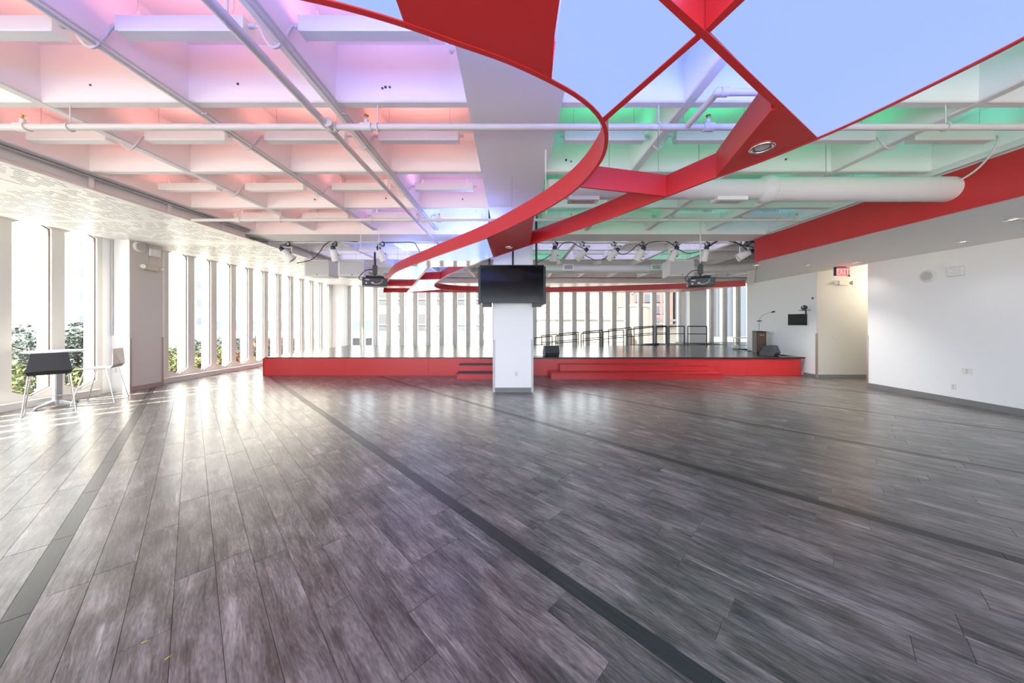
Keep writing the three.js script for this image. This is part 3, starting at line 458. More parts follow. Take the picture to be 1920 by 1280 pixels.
// ---------------------------------------------------------------- screens at the column
function television(X, Y, Z, w, h, turn, label, poles) {
  const t = thing('television', label, 'television', [X, Y, Z], turn, 'black screens around the column');
  part('bezel', rbox(w, h, 0.05, 0.006, 0, h / 2, -0.025), M.black, t); part('screen', box(w - 0.035, h - 0.045, 0.004, 0, h / 2 + 0.006, 0.001), M.screen, t); part('rear_housing', rbox(w * 0.8, h * 0.7, 0.05, 0.01, 0, h * 0.45, -0.07), M.blackSoft, t); part('front_strip', box(w - 0.03, 0.012, 0.006, 0, 0.012, 0.001), M.charcoal, t);
  for (const x of poles) { part('mount_pole', box(0.045, 4.2 - Y - h + 0.25, 0.045, x, h + (4.2 - Y - h) / 2 - 0.12, -0.12), M.black, t); }
  return t;
}
{
  const t = television(0, 2.02, 7.0, 1.41, 0.835, 0, 'large black television facing the room in front of the column', [-0.5, 0.02, 0.54]);
  for (const s of [-1, 1]) part('bracket_arm', [box(0.2, 0.1, 0.16, s * 0.55, -0.035, -0.12), box(0.05, 0.06, 0.04, s * 0.5, -0.05, -0.02)], M.black, t);
  part('connector_cluster', [bar(v3(0.58, -0.06, -0.05), v3(0.68, 0.02, -0.08), 0.012), bar(v3(-0.58, -0.06, -0.05), v3(-0.68, 0.02, -0.08), 0.012), bar(v3(0.6, -0.07, -0.09), v3(0.69, 0.0, -0.12), 0.01)], M.brass, t);
  television(-0.745, 2.0, 7.72, 1.3, 0.835, -Math.PI / 2, 'black television seen edge on, window side of the column', []); television(0.745, 2.0, 7.72, 1.3, 0.835, Math.PI / 2, 'black television seen edge on, lectern side of the column', []);
}
function outlet(X, Y, Z, turn, label, kind) {
  const t = thing(kind === 'switch' ? 'light_switch' : 'wall_outlet', label, kind === 'switch' ? 'switch' : 'outlet', [X, Y, Z], turn);
  part('cover_plate', rbox(kind === 'wide' ? 0.14 : 0.075, 0.118, 0.008, 0.003), kind === 'switch' ? M.beige : M.plastic, t);
  if (kind === 'switch') part('toggle', box(0.012, 0.028, 0.014, 0, 0, 0.008), M.plastic, t); else for (const y of [-0.022, 0.022]) part('socket', [box(0.034, 0.028, 0.004, 0, y, 0.004)], M.greyLight, t);
}
outlet(0.1, 0.42, 7.325, 0, 'white power outlet low on the central column'); outlet(RX - 0.004, 0.32, 6.34, -Math.PI / 2, 'small white outlet low on the right wall above the skirting'); outlet(RX - 0.004, 0.66, 6.15, -Math.PI / 2, 'blank white wall plate above the outlet on the right wall', 'wide'); outlet(9.25, 1.17, 9.186, 0, 'beige light switch on the greige corridor wall', 'switch'); outlet(-9.1, 0.5, 7.36, 0, 'grey outlet box on the bright wall behind the stools');

// ---------------------------------------------------------------- stage, steps, monitors, lectern
const SH = 0.56;
{
  const t = thing('stage', 'low red fronted stage with glossy dark deck', 'stage', [0.66, 0, 9.53]);
  const w = 16.16, x0 = -7.42 - 0.66;
  part('deck', box(w - 0.1, 0.03, 4.9, x0 + w / 2, SH - 0.015, -2.45), M.deck, t); part('nosing', rbox(9.65, 0.045, 0.035, 0.006, 3.21, SH - 0.0225, 0.012), M.black, t); part('nosing', box(6.5, 0.014, 0.03, x0 + 3.25, SH - 0.007, 0.008), M.deck, t);
  const cuts = [-7.42, -4.96, -2.5, 0.0, 2.5, 4.96, 7.0, 8.6]; for (let i = 0; i < 7; i++) part('front_panel', box(cuts[i + 1] - cuts[i] - 0.004, SH - 0.03, 0.02, (cuts[i] + cuts[i + 1]) / 2 - 0.66, (SH - 0.03) / 2, -0.01), M.redStage, t);
  part('side_panel', box(0.02, SH - 0.03, 4.9, x0 + 0.01, (SH - 0.03) / 2, -2.45), M.redStage, t); part('side_panel', box(0.02, SH - 0.03, 3, 8.6 - 0.66, (SH - 0.03) / 2, -1.5), M.redStage, t); part('base_strip', box(w - 0.15, 0.03, 0.012, x0 + w / 2, 0.015, 0.006), M.redDark, t); part('deck', box(0.28, 0.03, 2.2, 8.74 - 0.66 - 0.145, SH - 0.015, -1.1), M.deck, t);
}
function steps(x0, x1, x2, x3, treadMat, label) {
  const t = thing('stage_steps', label, 'steps', [(x0 + x1) / 2, 0, 9.25]), c = (x0 + x1) / 2;
  part('lower_step', [box(x1 - x0 - 0.02, 0.15, 0.54, 0, 0.075, 0.0)], M.redStage, t); part('upper_step', [box(x3 - x2 - 0.02, 0.17, 0.26, (x2 + x3) / 2 - c, 0.27, -0.14)], M.redStage, t);
  part('tread', rbox(x1 - x0, 0.03, 0.56, 0.008, 0, 0.163, 0.005), treadMat, t); part('tread', rbox(x3 - x2, 0.03, 0.285, 0.008, (x2 + x3) / 2 - c, 0.365, -0.135), treadMat, t);
}
steps(-1.56, 0.3, -1.54, 0.28, M.charcoal, 'short red steps with black treads partly behind the column'); steps(1.09, 5.92, 1.38, 5.67, M.redStage, 'wide all red pair of steps leading up to the stage');
function wedge(X, Z, turn, label) {
  const t = thing('stage_monitor', label, 'stage monitor', [X, SH + 0.002, Z], turn, 'black wedge monitors on the stage');
  const s = shapeOf([[-0.16, 0.0], [0.14, 0.0], [0.2, 0.1], [0.12, 0.3], [-0.04, 0.3], [-0.2, 0.07]]);
  part('cabinet', new THREE.ExtrudeGeometry(s, { depth: 0.42, bevelEnabled: true, bevelSize: 0.01, bevelThickness: 0.01, bevelSegments: 2 }).translate(0, 0.012, -0.21).rotateY(-Math.PI / 2), M.charcoal, t);
  part('front_grille', box(0.38, 0.23, 0.008, 0, 0.185, 0).applyMatrix4(new THREE.Matrix4()).translate(0, -0.185, 0).rotateX(-0.62).translate(0, 0.197, -0.135), M.black, t);
  part('handle_recess', [box(0.008, 0.03, 0.09, 0.222, 0.18, 0), box(0.006, 0.05, 0.02, 0.223, 0.12, 0.02)], M.black, t); part('handle_recess', [box(0.008, 0.03, 0.09, -0.222, 0.18, 0), box(0.006, 0.02, 0.02, -0.223, 0.22, 0.05)], M.black, t);
  for (const x of [-0.17, 0.17]) part('rubber_foot', box(0.03, 0.014, 0.26, x, 0.006, 0), M.black, t);
  return t;
}
wedge(1.2, 9.86, 0.12, 'black wedge monitor on the stage beside the central column'); wedge(7.98, 9.9, 0.6, 'dark wedge monitor on the stage corner near the white wall');
solo('speaker_cable', tube([W(1.05, SH + 0.008, 9.8), W(0.92, SH + 0.008, 9.72), W(0.75, SH + 0.008, 9.76), W(0.55, SH + 0.008, 9.74)], 0.006, 20, 6), M.black, 'thin black cable beside the wedge monitor near the column', 'cable');
{
  let t = thing('lectern', 'brown lectern with black edges on the stage by the white wall', 'lectern', [8.57, SH, 11.1], -0.25);
  part('cabinet', box(0.26, 0.7, 0.3, 0, 0.36, 0), M.wood, t); part('top_shelf', box(0.29, 0.025, 0.36, 0, 0.72, 0).rotateX(0.04), M.blackSoft, t); part('edge_trim', [box(0.014, 0.7, 0.32, -0.132, 0.36, 0), box(0.014, 0.7, 0.32, 0.132, 0.36, 0)], M.black, t); part('plinth', box(0.3, 0.03, 0.36, 0, 0.015, 0), M.black, t); part('name_plate', box(0.12, 0.022, 0.004, 0.02, 0.6, 0.153), M.greyLight, t);
  t = thing('microphone', 'gooseneck microphone and small clip lamp rising from the lectern', 'microphone', [8.57, SH + 0.735, 11.1]);
  part('stem', bar(v3(0, 0, 0), v3(0, 0.34, 0), 0.009), M.grey, t); part('clip', rbox(0.14, 0.035, 0.05, 0.01, 0.01, 0.35, 0), M.charcoal, t); part('gooseneck', tube([v3(0, 0.36, 0), v3(0, 0.45, 0.06), v3(-0.02, 0.55, 0.22), v3(-0.04, 0.61, 0.45), v3(-0.05, 0.63, 0.62)], 0.008, 30, 8), M.grey, t); part('capsule', rbox(0.12, 0.045, 0.045, 0.02, 0, 0, 0).rotateZ(0.2).rotateY(-1.4).translate(-0.05, 0.645, 0.66), M.black, t);
  t = thing('folding_table', 'small white folding table beside the lectern', 'table', [9.25, SH, 12.75]);
  part('table_top', rbox(0.75, 0.03, 0.45, 0.008, 0, 0.42, 0), M.plastic, t); for (const x of [-0.3, 0.3]) for (const z of [-0.17, 0.17]) part('leg', bar(v3(x, 0, z), v3(x, 0.41, z), 0.014), M.grey, t); part('brace', bar(v3(-0.3, 0.12, 0), v3(0.3, 0.12, 0), 0.01), M.grey, t);
  part('deck_extension', box(4.3, SH, 4.5, 1.62, -SH / 2, 2.5 - 4.6), M.deck, structure('backstage_floor', [9.25, SH, 12.75]));
  t = thing('backstage_bag', 'white plastic bag lying on the stage below the folding table', 'bag', [8.75, SH, 12.5]); part('sack', new THREE.SphereGeometry(0.12, 20, 14).scale(1.2, 0.6, 0.9).translate(0, 0.06, 0), M.plastic, t); part('gathered_neck', cyl(0.03, 0.06, 0.05, 0.14, 0, 10, 0.05), M.plastic, t);
}
// ramp and railings behind the stage
{
  const t = thing('ramp', 'black access ramp rising along the windows behind the stage', 'ramp', [1.0, 0, 14.5]);
  part('ramp_deck', new THREE.ExtrudeGeometry(shapeOf([[0, 0.0], [5.7, 0.5], [8.9, 0.5], [8.9, SH], [5.7, SH], [0, 0.05]]), { depth: 1.3, bevelEnabled: false }).translate(0, 0, -1.4), M.blackSoft, t); part('kerb', new THREE.ExtrudeGeometry(shapeOf([[0, 0.05], [5.7, SH], [5.7, SH + 0.09], [0, 0.14]]), { depth: 0.04, bevelEnabled: false }).translate(0, 0, -0.14), M.black, t);
  const rail = (xa, xb, Z, ya, yb, ha, hb, label, Z2 = Z) => {
    const r = thing('railing_section', label, 'railing', [xa, ya, Z], 0, 'black ramp railing sections');
    const w = xb - xa, dz = Z - Z2, dy = yb - ya, A = v3(0.02, ha, 0), B = v3(w - 0.02, dy + hb, dz);
    part('top_rail', bar(A, B, 0.024), M.black, r); part('mid_rail', bar(v3(0.02, ha * 0.6, 0), v3(w - 0.02, dy + hb * 0.6, dz), 0.018), M.black, r);
    part('post', bar(v3(0.02, 0, 0), A, 0.022), M.black, r); part('post', bar(v3(w - 0.02, dy, dz), B, 0.022), M.black, r); part('foot_plate', [box(0.1, 0.012, 0.1, 0.03, 0.006, 0), box(0.1, 0.012, 0.1, w - 0.03, dy + 0.006, dz)], M.black, r);
  };
  const up = (x) => 0.05 + Math.max(0, Math.min(1, (x - 1) / 5.7)) * (SH - 0.05), h = 0.84;
  [[1.02, 1.85], [1.97, 2.97], [3.14, 4.04], [4.14, 5.11], [5.23, 6.47], [6.57, 7.11]].forEach(([xa, xb], i) => { rail(xa, xb, 14.6, up(xa), up(xb), h, h, `${ordinal[i]} section from the column of the near ramp railing`); });
  [[1.43, 2.22], [2.24, 3.26], [3.47, 4.43], [4.70, 5.84], [5.95, 6.94], [7.02, 7.56]].forEach(([xa, xb], i) => { rail(xa, xb, 15.65, up(xa), up(xb), h + 0.02, h + 0.02, `${ordinal[i]} section from the column of the far ramp railing`); });
  rail(7.05, 7.85, 14.42, SH, SH, 0.86, 0.86, 'level black railing section at the top of the ramp', 14.55); rail(7.95, 8.66, 14.5, SH, SH, 0.86, 0.86, 'last black railing section, in front of the back wall pillar', 14.2);
}
// ---------------------------------------------------------------- things on the walls
function wallSpeaker(X, Y, Z, turn, label) { const t = thing('wall_speaker', label, 'wall speaker', [X, Y, Z], turn, 'round wall speakers'); part('ring', new THREE.LatheGeometry([[0.001, 0.045], [0.1, 0.045], [0.112, 0.04], [0.122, 0.03], [0.13, 0.0]].map(([a, b]) => new THREE.Vector2(a, b)), 40).rotateX(Math.PI / 2), M.plastic, t); part('grille', [cyl(0.095, 0.01, 0, 0, 0, 36), new THREE.TorusGeometry(0.06, 0.003, 6, 36).rotateX(Math.PI / 2).translate(0, 0.006, 0), new THREE.TorusGeometry(0.03, 0.003, 6, 30).rotateX(Math.PI / 2).translate(0, 0.006, 0)].map((g) => g.rotateX(Math.PI / 2).translate(0, 0, 0.046)), M.grille, t); }
function strobe(X, Y, Z, turn, label) { const t = thing('alarm_strobe', label, 'fire alarm', [X, Y, Z], turn, 'white fire alarm strobes'); part('housing', rbox(0.25, 0.19, 0.06, 0.028, 0, 0, 0.02, 4), M.plastic, t); part('lens', rbox(0.06, 0.06, 0.02, 0.008, -0.03, 0.01, 0.055), M.lens, t); }
wallSpeaker(RX, 2.57, 6.72, -Math.PI / 2, 'round white wall speaker high on the right wall'); strobe(RX, 2.60, 6.3, -Math.PI / 2, 'rounded white fire alarm strobe on the right wall beside the speaker');
wallSpeaker(-8.797, 3.38, 7.55, Math.PI / 2, 'round white wall speaker high on the taupe pillar'); strobe(-8.797, 3.3, 7.86, Math.PI / 2, 'white fire alarm strobe high on the taupe pillar edge');
function emergency(X, Y, Z, turn, label) {
  const t = thing('emergency_light', label, 'emergency light', [X, Y, Z], turn, 'beige twin head emergency lights');
  part('battery_box', rbox(0.26, 0.12, 0.08, 0.012, 0, 0, 0.04), M.beige, t);
  for (const s of [-1, 1]) { const h = part('lamp_head', new THREE.LatheGeometry([[0.0, 0.0], [0.03, 0.005], [0.055, 0.05], [0.058, 0.07], [0.05, 0.07]].map(([a, b]) => new THREE.Vector2(a, b)), 24).rotateX(Math.PI / 2).rotateY(s * 0.7).translate(s * 0.19, 0.0, 0.045), M.beige, t); part('lens', cyl(0.048, 0.006, 0, 0, 0, 24).rotateX(Math.PI / 2).translate(0, 0, 0.062).rotateY(s * 0.7).translate(s * 0.19, 0, 0.045), M.lens, h); }
}
emergency(9.45, 2.72, 9.19, 0, 'beige twin headed emergency light on the corridor wall under the exit sign'); emergency(-8.797, 2.92, 7.78, Math.PI / 2, 'beige twin headed emergency light on the taupe pillar');
solo('conduit', bar(W(-8.79, 2.98, 7.72), W(-8.79, 3.5, 7.72), 0.008), M.taupe, 'thin conduit above the pillar emergency light', 'conduit'); solo('conduit', bar(W(-9.17, 1.3, 7.34), W(-9.17, 3.5, 7.34), 0.014), M.greyLight, 'vertical grey conduit in the corner beside the window', 'conduit');
{ const t = thing('unseen_corridor_light', 'unseen round ceiling light, lights the greige corridor wall', 'light', [10.7, 3.29, 8.4]); part('light_lens', cyl(0.16, 0.02, 0, -0.02, 0, 32), glow(1, 0.9, 0.75, 0.5), t); part('trim_ring', new THREE.TorusGeometry(0.17, 0.015, 10, 36).rotateX(Math.PI / 2).translate(0, -0.01, 0), M.plastic, t); const l = new THREE.PointLight(new THREE.Color().setRGB(1, 0.9, 0.76), 0.7); l.position.copy(W(10.7, 2.7, 8.25)); l.castShadow = true; l.name = 'unseen_corridor_lamp'; scene.add(l); }  // out of view, placed to light the corridor wall
const font = await new FontLoader().loadAsync('fonts/droid/droid_sans_bold.typeface.json');
{
  const t = thing('exit_sign', 'red lettered exit sign hanging from the soffit at the corridor', 'sign', [8.62, 2.81, 8.35]), gl = glow(1, 0.04, 0.04, 0.55);
  part('sign_plate', rbox(0.36, 0.22, 0.02, 0.004, 0, 0.11, 0), M.signPlate ??= std(0.36, 0.38, 0.37, 0.3), t); part('frame', [box(0.03, 0.23, 0.05, -0.19, 0.115, 0), box(0.2, 0.02, 0.06, -0.02, 0.235, 0), box(0.03, 0.04, 0.05, 0.16, -0.0, 0)], M.black, t);
  const g = new TextGeometry('EXIT', { font, size: 0.15, depth: 0.006, curveSegments: 4 }); g.computeBoundingBox(); g.translate(-(g.boundingBox.max.x + g.boundingBox.min.x) / 2, 0.035, 0.011).scale(0.78, 1, 1);
  part('sign_letters', g, gl, t); part('light_bar', box(0.3, 0.014, 0.03, -0.01, -0.006, 0), gl, t);
  const l = new THREE.PointLight(new THREE.Color().setRGB(1, 0.1, 0.1), 0.006); l.position.copy(W(8.62, 2.86, 8.2)); l.castShadow = true; l.name = 'exit_sign_lamp'; scene.add(l);
}
{
  let t = thing('monitor', 'small black monitor on the white wall with a pale reflection', 'monitor', [8.73, 1.68, 9.75], -1.45); part('bezel', rbox(0.62, 0.38, 0.04, 0.006, 0, 0, 0.02), M.offwhite, t); part('screen', box(0.58, 0.34, 0.004, 0, 0, 0.041), M.screen, t); part('wall_bracket', box(0.14, 0.14, 0.04, 0, 0, -0.01), M.charcoal, t);
  t = thing('wall_camera', 'dark camera on a bracket above the small wall monitor', 'camera', [8.7, 2.02, 9.45], -1.3); part('bracket', [box(0.2, 0.015, 0.16, 0, -0.07, 0.08), box(0.03, 0.1, 0.03, 0, -0.12, 0.03)], M.black, t); part('camera_head', [new THREE.SphereGeometry(0.055, 20, 16).translate(0, 0.03, 0.1), cyl(0.05, 0.05, 0, -0.04, 0.1, 20)], M.charcoal, t); part('lens', cyl(0.026, 0.03, 0, 0, 0, 18).rotateX(Math.PI / 2).translate(0, 0.03, 0.155), M.grey, t); part('yoke', [box(0.012, 0.09, 0.04, -0.065, 0.01, 0.1), box(0.012, 0.09, 0.04, 0.065, 0.01, 0.1)], M.blackSoft, t);
  t = thing('wall_button', 'tiny blue round wall button above the camera', 'button', [8.735, 2.3, 9.3], -Math.PI / 2); part('disc', cyl(0.03, 0.012, 0, 0, 0, 20).rotateX(Math.PI / 2), M.blue, t); part('backplate', cyl(0.045, 0.006, 0, 0, 0, 20).rotateX(Math.PI / 2).translate(0, 0, -0.004), M.plastic, t);
}

// ---------------------------------------------------------------- bar table and stools
{
  const t = thing('bar_table', 'round white high table with grey column and star base by the windows', 'table', [-8.68, 0, 6.11]);
  part('table_top', new THREE.LatheGeometry([[0, 1.036], [0.38, 1.036], [0.392, 1.042], [0.395, 1.05], [0.39, 1.06], [0, 1.062]].map(([a, b]) => new THREE.Vector2(a, b)), 72), M.plastic, t); part('mounting_plate', box(0.3, 0.015, 0.3, 0, 1.028, 0), M.grey, t); part('column', rbox(0.09, 0.98, 0.09, 0.01, 0, 0.54, 0), M.grey, t); part('hub', rbox(0.12, 0.07, 0.12, 0.012, 0, 0.085, 0), M.greyLight, t);
  for (let k = 0; k < 4; k++) { const a = 0.1 + k * Math.PI / 2, leg = new THREE.ExtrudeGeometry(shapeOf([[0.04, 0.06], [0.04, 0.115], [0.3, 0.05], [0.32, 0.03], [0.3, 0.025]]), { depth: 0.045, bevelEnabled: true, bevelSize: 0.004, bevelThickness: 0.004, bevelSegments: 1 }).translate(0, 0, -0.0225).rotateY(a); const l = part('leg', leg, M.greyLight, t); part('foot', cyl(0.02, 0.026, 0.3 * Math.cos(a), 0.013, -0.3 * Math.sin(a), 16), M.grey, l); }
}
function stool(X, Z, turn, label, backMat, seatMat, fold) {
  const t = thing('bar_stool', label, 'stool', [X, 0, Z], turn, 'bar stools at the high table');
  const sheet = (pts, faces, th) => {                          // a folded shell: facets given thickness along their normal
    const list = [];
    for (const f of faces) { const p = f.map((i) => v3(...pts[i])), n = p[1].clone().sub(p[0]).cross(p[2].clone().sub(p[0])).normalize().multiplyScalar(th), q = p.map((e) => e.clone().sub(n)), pos = [], tri = (a, b, c) => pos.push(...a.toArray(), ...b.toArray(), ...c.toArray()); for (let i = 1; i < p.length - 1; i++) { tri(p[0], p[i], p[i + 1]); tri(q[0], q[i + 1], q[i]); } p.forEach((e, i) => { const j = (i + 1) % p.length; tri(e, q[i], q[j]); tri(e, q[j], p[j]); }); const g = new THREE.BufferGeometry(); g.setAttribute('position', new THREE.Float32BufferAttribute(pos, 3)); g.computeVertexNormals(); list.push(g); }
    return merge(list);
  };
  const seat = [[-0.2, 0.7, -0.25], [0.2, 0.7, -0.25], [0.225, 0.705, 0.02], [0.215, 0.7, 0.2], [-0.215, 0.7, 0.2], [-0.225, 0.705, 0.02], [0, 0.685, -0.02]];
  part('seat', sheet(seat, [[6, 1, 0], [6, 2, 1], [6, 3, 2], [6, 4, 3], [6, 5, 4], [6, 0, 5]], 0.012), seatMat, t);
  const back = [[-0.215, 0.7, 0.2], [0.215, 0.7, 0.2], [0.235, 0.75, 0.235], [0.185, 1.07, 0.225], [-0.185, 1.07, 0.225], [-0.235, 0.75, 0.235], [0, 0.76, 0.232 + fold]];
  part('backrest', sheet(back, [[0, 6, 1], [1, 6, 2], [2, 6, 3], [3, 6, 4], [4, 6, 5], [5, 6, 0]], 0.01), backMat, t);
  for (const s of [-1, 1]) { part('leg', bar(v3(s * 0.19, 0.69, -0.13), v3(s * 0.26, 0.012, -0.28), 0.009), M.chrome, t); part('leg', bar(v3(s * 0.21, 0.695, 0.15), v3(s * 0.27, 0.012, 0.28), 0.009), M.chrome, t); part('runner', bar(v3(s * 0.26, 0.012, -0.285), v3(s * 0.27, 0.012, 0.285), 0.009), M.chrome, t); part('seat_rail', bar(v3(s * 0.19, 0.685, -0.135), v3(s * 0.21, 0.69, 0.155), 0.009), M.chrome, t); }
  part('footrest', bar(v3(-0.235, 0.26, -0.225), v3(0.235, 0.26, -0.225), 0.009), M.chrome, t);
}
stool(-8.2, 5.68, 0.95, 'bar stool with a solid black backrest turned to the viewer', M.black, M.charcoal, 0.002); stool(-8.23, 6.41, 2.1, 'taupe bar stool in profile between the high table and pillar', M.tan, M.plastic, 0.03);
for (const [X, Z, a, label] of [[-1.84, 1.6, 0.6, 'tiny yellow leaf on the floor, farther of two'], [-1.64, 1.525, 1.2, 'tiny yellow leaf on the floor, nearer of two']]) { const t = thing('fallen_leaf', label, 'leaf', [X, 0.001, Z], a, 'yellow leaves on the floor'); part('blade', new THREE.SphereGeometry(0.012, 12, 8).scale(1, 0.12, 0.35).translate(0, 0.002, 0), M.leafYellow ??= std(0.5, 0.38, 0.05, 0.7), t); part('stalk', bar(v3(0.01, 0.0015, 0), v3(0.02, 0.0015, 0.002), 0.0008, 5), M.leafYellow, t); }

// ---------------------------------------------------------------- outside
{
  const G = -7.5, gr = structure('ground'); part('street', span(-260, 260, G - 0.5, G, -120, 320), M.asphalt, gr);
  function building(name, label, x0, x1, y1, Z0, Z1, m) { const t = thing(name, label, 'building', [(x0 + x1) / 2, G, Z0]); part('facade', box(x1 - x0, y1 - G, Z1 - Z0, 0, (y1 - G) / 2, -(Z1 - Z0) / 2), m, t); part('roof_edge', box(x1 - x0 + 0.4, 0.4, Z1 - Z0 + 0.4, 0, y1 - G + 0.2, -(Z1 - Z0) / 2), m, t); t.userData.at = [(x0 + x1) / 2, G, Z0]; return t; }
  const win = {}, opening = (t, X, Y, w, h, m, face = 'front') => { const [cx, cy, cz] = t.userData.at, key = w + '_' + h + face; win[key] ??= face === 'front' ? merge([box(w, h, 0.06), box(w + 0.16, 0.1, 0.2, 0, -h / 2 - 0.05, 0.05)]) : box(0.06, h, w); const o = part('window', win[key], m, t); if (face === 'front') o.position.set(X - cx, Y - cy, 0.02); else o.position.set(face - cx, Y - cy, -(X - cz)); };
  // cream office block straight behind
  let t = building('office_building', 'cream office block with rows of square windows across the street', -17.5, -2.2, 14, 40, 60, M.outWhite);
  for (let r = 0; r < 5; r++) for (let c = 0; c < 6; c++) opening(t, -16.2 + c * 2.44, -1.45 + r * 3.2 - 0.1, 0.98, 2.05, r === 0 ? M.outBlind : M.outGrey);
  for (let r = 0; r < 3; r++) part('string_course', box(15.4, 0.12, 0.16, 0, 6.6 + r * 3.2 + 2.2, 0.06), M.outWhite, t);
  // pale tower on the left
  t = building('tower_block', 'pale tower block beyond the trees on the window side', -160, -95, 44, 60, 150, M.outWhite);
  for (let r = 0; r < 6; r++) for (let c = 0; c < 7; c++) opening(t, 66 + c * 5.2, 2 + r * 5.4, 1.8, 2.2, M.outPale, -94.98);
  t = building('glass_building', 'low white building with a teal glazed storey down the street', -62, -24, 4.4, 66, 90, M.outWhite);
  for (let c = 0; c < 12; c++) opening(t, -60 + c * 3.05, 1.0, 2.7, 2.0, M.outTeal); for (let c = 0; c < 12; c++) opening(t, -60 + c * 3.05, -2.8, 2.2, 2.6, M.outGrey); part('canopy', box(30, 0.4, 3, 0, 6.2, 1.5), M.outWhite, t); part('awning', box(4, 0.8, 1.6, -8, 4.6, 1.4), M.orange, t);
  // right of the column
  t = building('annex_building', 'low tan brick annex with white metal roof structure', 3.2, 14, 1.9, 38, 55, M.outCream);
  for (let i = 0; i < 5; i++) part('brick_course', box(10.8, 0.05, 0.08, 0, 3.2 + i * 1.2, 0.04), M.outTan, t);
  part('roof_unit', box(6.4, 5.5, 5, -2.0, 12.4, -3), M.outWhite, t); for (let i = 0; i < 4; i++) part('cladding_seam', box(6.4, 0.07, 0.1, -2.0, 10.3 + i * 1.15, -0.47), M.outGrey, t); part('parapet_band', box(6.4, 0.4, 0.2, -2.0, 9.55, 0.02), M.outGrey, t); part('flue', [cyl(0.4, 2.6, 3.9, 10.6, -1, 20), cyl(0.2, 0.5, 3.9, 12.1, -1, 16)], M.outTan, t);
  t = thing('water_tank', 'round tan tank with a hooked vent pipe on top', 'tank', [16.7, G, 44]); part('drum', cyl(2.2, 11.2, 0, 5.6, 0, 40), M.outTan, t); part('lid', cyl(2.3, 0.3, 0, 11.3, 0, 40), M.outWhite, t); part('vent_pipe', tube([v3(1.1, 11.4, 0), v3(1.1, 12.4, 0), v3(0.9, 13.1, 0), v3(0.3, 13.3, 0), v3(-0.2, 12.9, 0)], 0.14, 30, 10), M.outGrey, t);
  t = building('brick_building', 'red brick tower with blue windows beyond the stage', 25.0, 33.2, 30, 66, 84, M.outBrick); for (let r = 0; r < 8; r++) for (let c = 0; c < 4; c++) opening(t, 26.1 + c * 1.85, -3 + r * 2.4, 1.15, 1.5, M.outDark);
  t = building('loading_building', 'low white building with a flat grey roof near the brick tower', 19, 28, 0.9, 50, 60, M.outCream); part('roof_slab', box(8, 0.3, 6, 0.2, 9.4, 0), M.outGrey, t); part('banner', box(3.2, 0.3, 0.2, 1.5, 8.0, 0.2).rotateZ(0.12), M.outBlind, t);
  t = building('dark_building', 'dark ribbed office building seen past the stage pillar', 34, 62, 26, 55, 80, M.outDark); for (let c = 0; c < 9; c++) part('facade_rib', box(0.35, 34, 0.4, -13 + c * 3, 16.5, 0.2), M.outGrey, t); part('plinth', box(28.4, 6.6, 0.8, 0, 3.3, 0.3), M.outCream, t);
  // trees and shrubs in the street
  const leafG = new THREE.BufferGeometry(); leafG.setAttribute('position', new THREE.Float32BufferAttribute([-0.5, 0, 0, 0, 0.12, 0.3, 0.5, 0, 0, -0.5, 0, 0, 0.5, 0, 0, 0, 0.12, -0.3], 3)); leafG.computeVertexNormals();
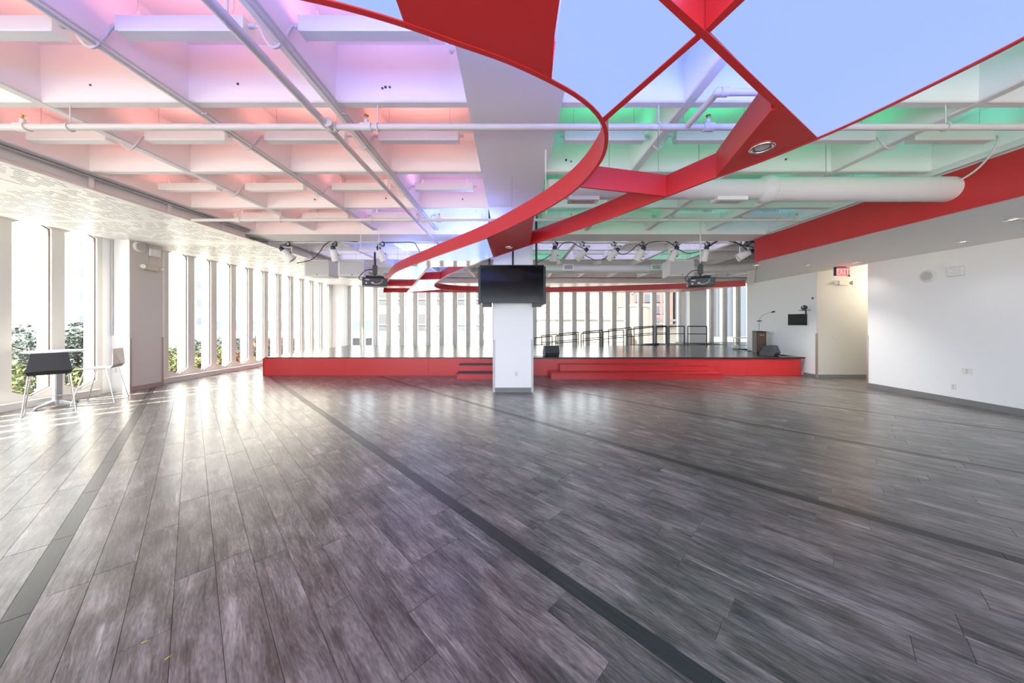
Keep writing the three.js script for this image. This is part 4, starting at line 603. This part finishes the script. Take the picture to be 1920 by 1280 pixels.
  function tree(X, Z, top, rad, m, label, name = 'tree') {
    const t = thing(name, label, 'tree', [X, G, Z]), h = top - G, cy = h - rad * 0.95;
    part('trunk', tube([v3(0, 0, 0), v3(0.1, h * 0.3, 0.05), v3(0, cy, 0)], 0.05 * rad + 0.06, 12, 8), M.trunk, t);
    for (let i = 0; i < 4; i++) { const a = i * 1.6 + X; part('branch', bar(v3(0.05, cy * 0.75, 0), v3(Math.cos(a) * rad * 0.6, cy + rad * 0.3, Math.sin(a) * rad * 0.6), 0.05), M.trunk, t); }
    const blobs = []; for (let i = 0; i < 22; i++) { const a = rr(0, 6.283), b = Math.acos(rr(-0.6, 1)), d = rad * rr(0.45, 0.78); blobs.push([v3(Math.sin(b) * Math.cos(a) * d, cy + Math.cos(b) * d * 0.95, Math.sin(b) * Math.sin(a) * d), rad * rr(0.22, 0.36)]); }
    const n = 5600, im = shade(new THREE.InstancedMesh(leafG, m, n)), q = new THREE.Quaternion(), mt = new THREE.Matrix4(), c = new THREE.Color();
    for (let i = 0; i < n; i++) { const [b, r] = blobs[i % blobs.length], d = v3(rr(-1, 1), rr(-1, 1), rr(-1, 1)).normalize().multiplyScalar(r * Math.cbrt(rr(0.3, 1))), s = rr(0.13, 0.26) * (0.6 + rad * 0.16); q.setFromEuler(new THREE.Euler(rr(-0.9, 0.9), rr(0, 6.28), rr(-0.9, 0.9))); im.setMatrixAt(i, mt.compose(b.clone().add(d), q, v3(s, s, s))); c.setRGB(1, 1, 1).multiplyScalar(rr(0.7, 1.35)); im.setColorAt(i, c); }
    im.name = 'foliage'; im.userData.kind = 'stuff'; t.add(im);
  }
  tree(-24, 15.6, 1.9, 3.0, M.leafDark, 'dark green street tree outside the window behind the bar table'); tree(-23.5, 18.6, 2.0, 2.8, M.leafDark, 'tall dark street tree outside the window next to the pillar'); tree(-24, 24.5, 1.0, 2.7, M.leafDark, 'dark street tree outside the first window past the pillar'); tree(-24.5, 29, 0.6, 2.6, M.leafDark, 'dark street tree outside the third window past the pillar'); tree(-25, 33.5, 0.9, 2.6, M.leafDark, 'farthest dark street tree along the window wall');
  tree(-15.2, 9.2, 0.35, 2.2, M.leafLight, 'yellow green shrub low outside the window behind the bar table', 'shrub'); tree(-15.5, 12.4, 0.2, 2.0, M.leafLight, 'yellow green shrub low outside the window beside the pillar', 'shrub'); tree(-15.8, 15.2, 0.6, 2.0, M.leafLight, 'yellow green shrub outside the first window past the pillar', 'shrub'); tree(-16.2, 18.4, 0.5, 1.9, M.leafLight, 'yellow green shrub outside the second window past the pillar', 'shrub');
}

renderer.render(scene, camera);
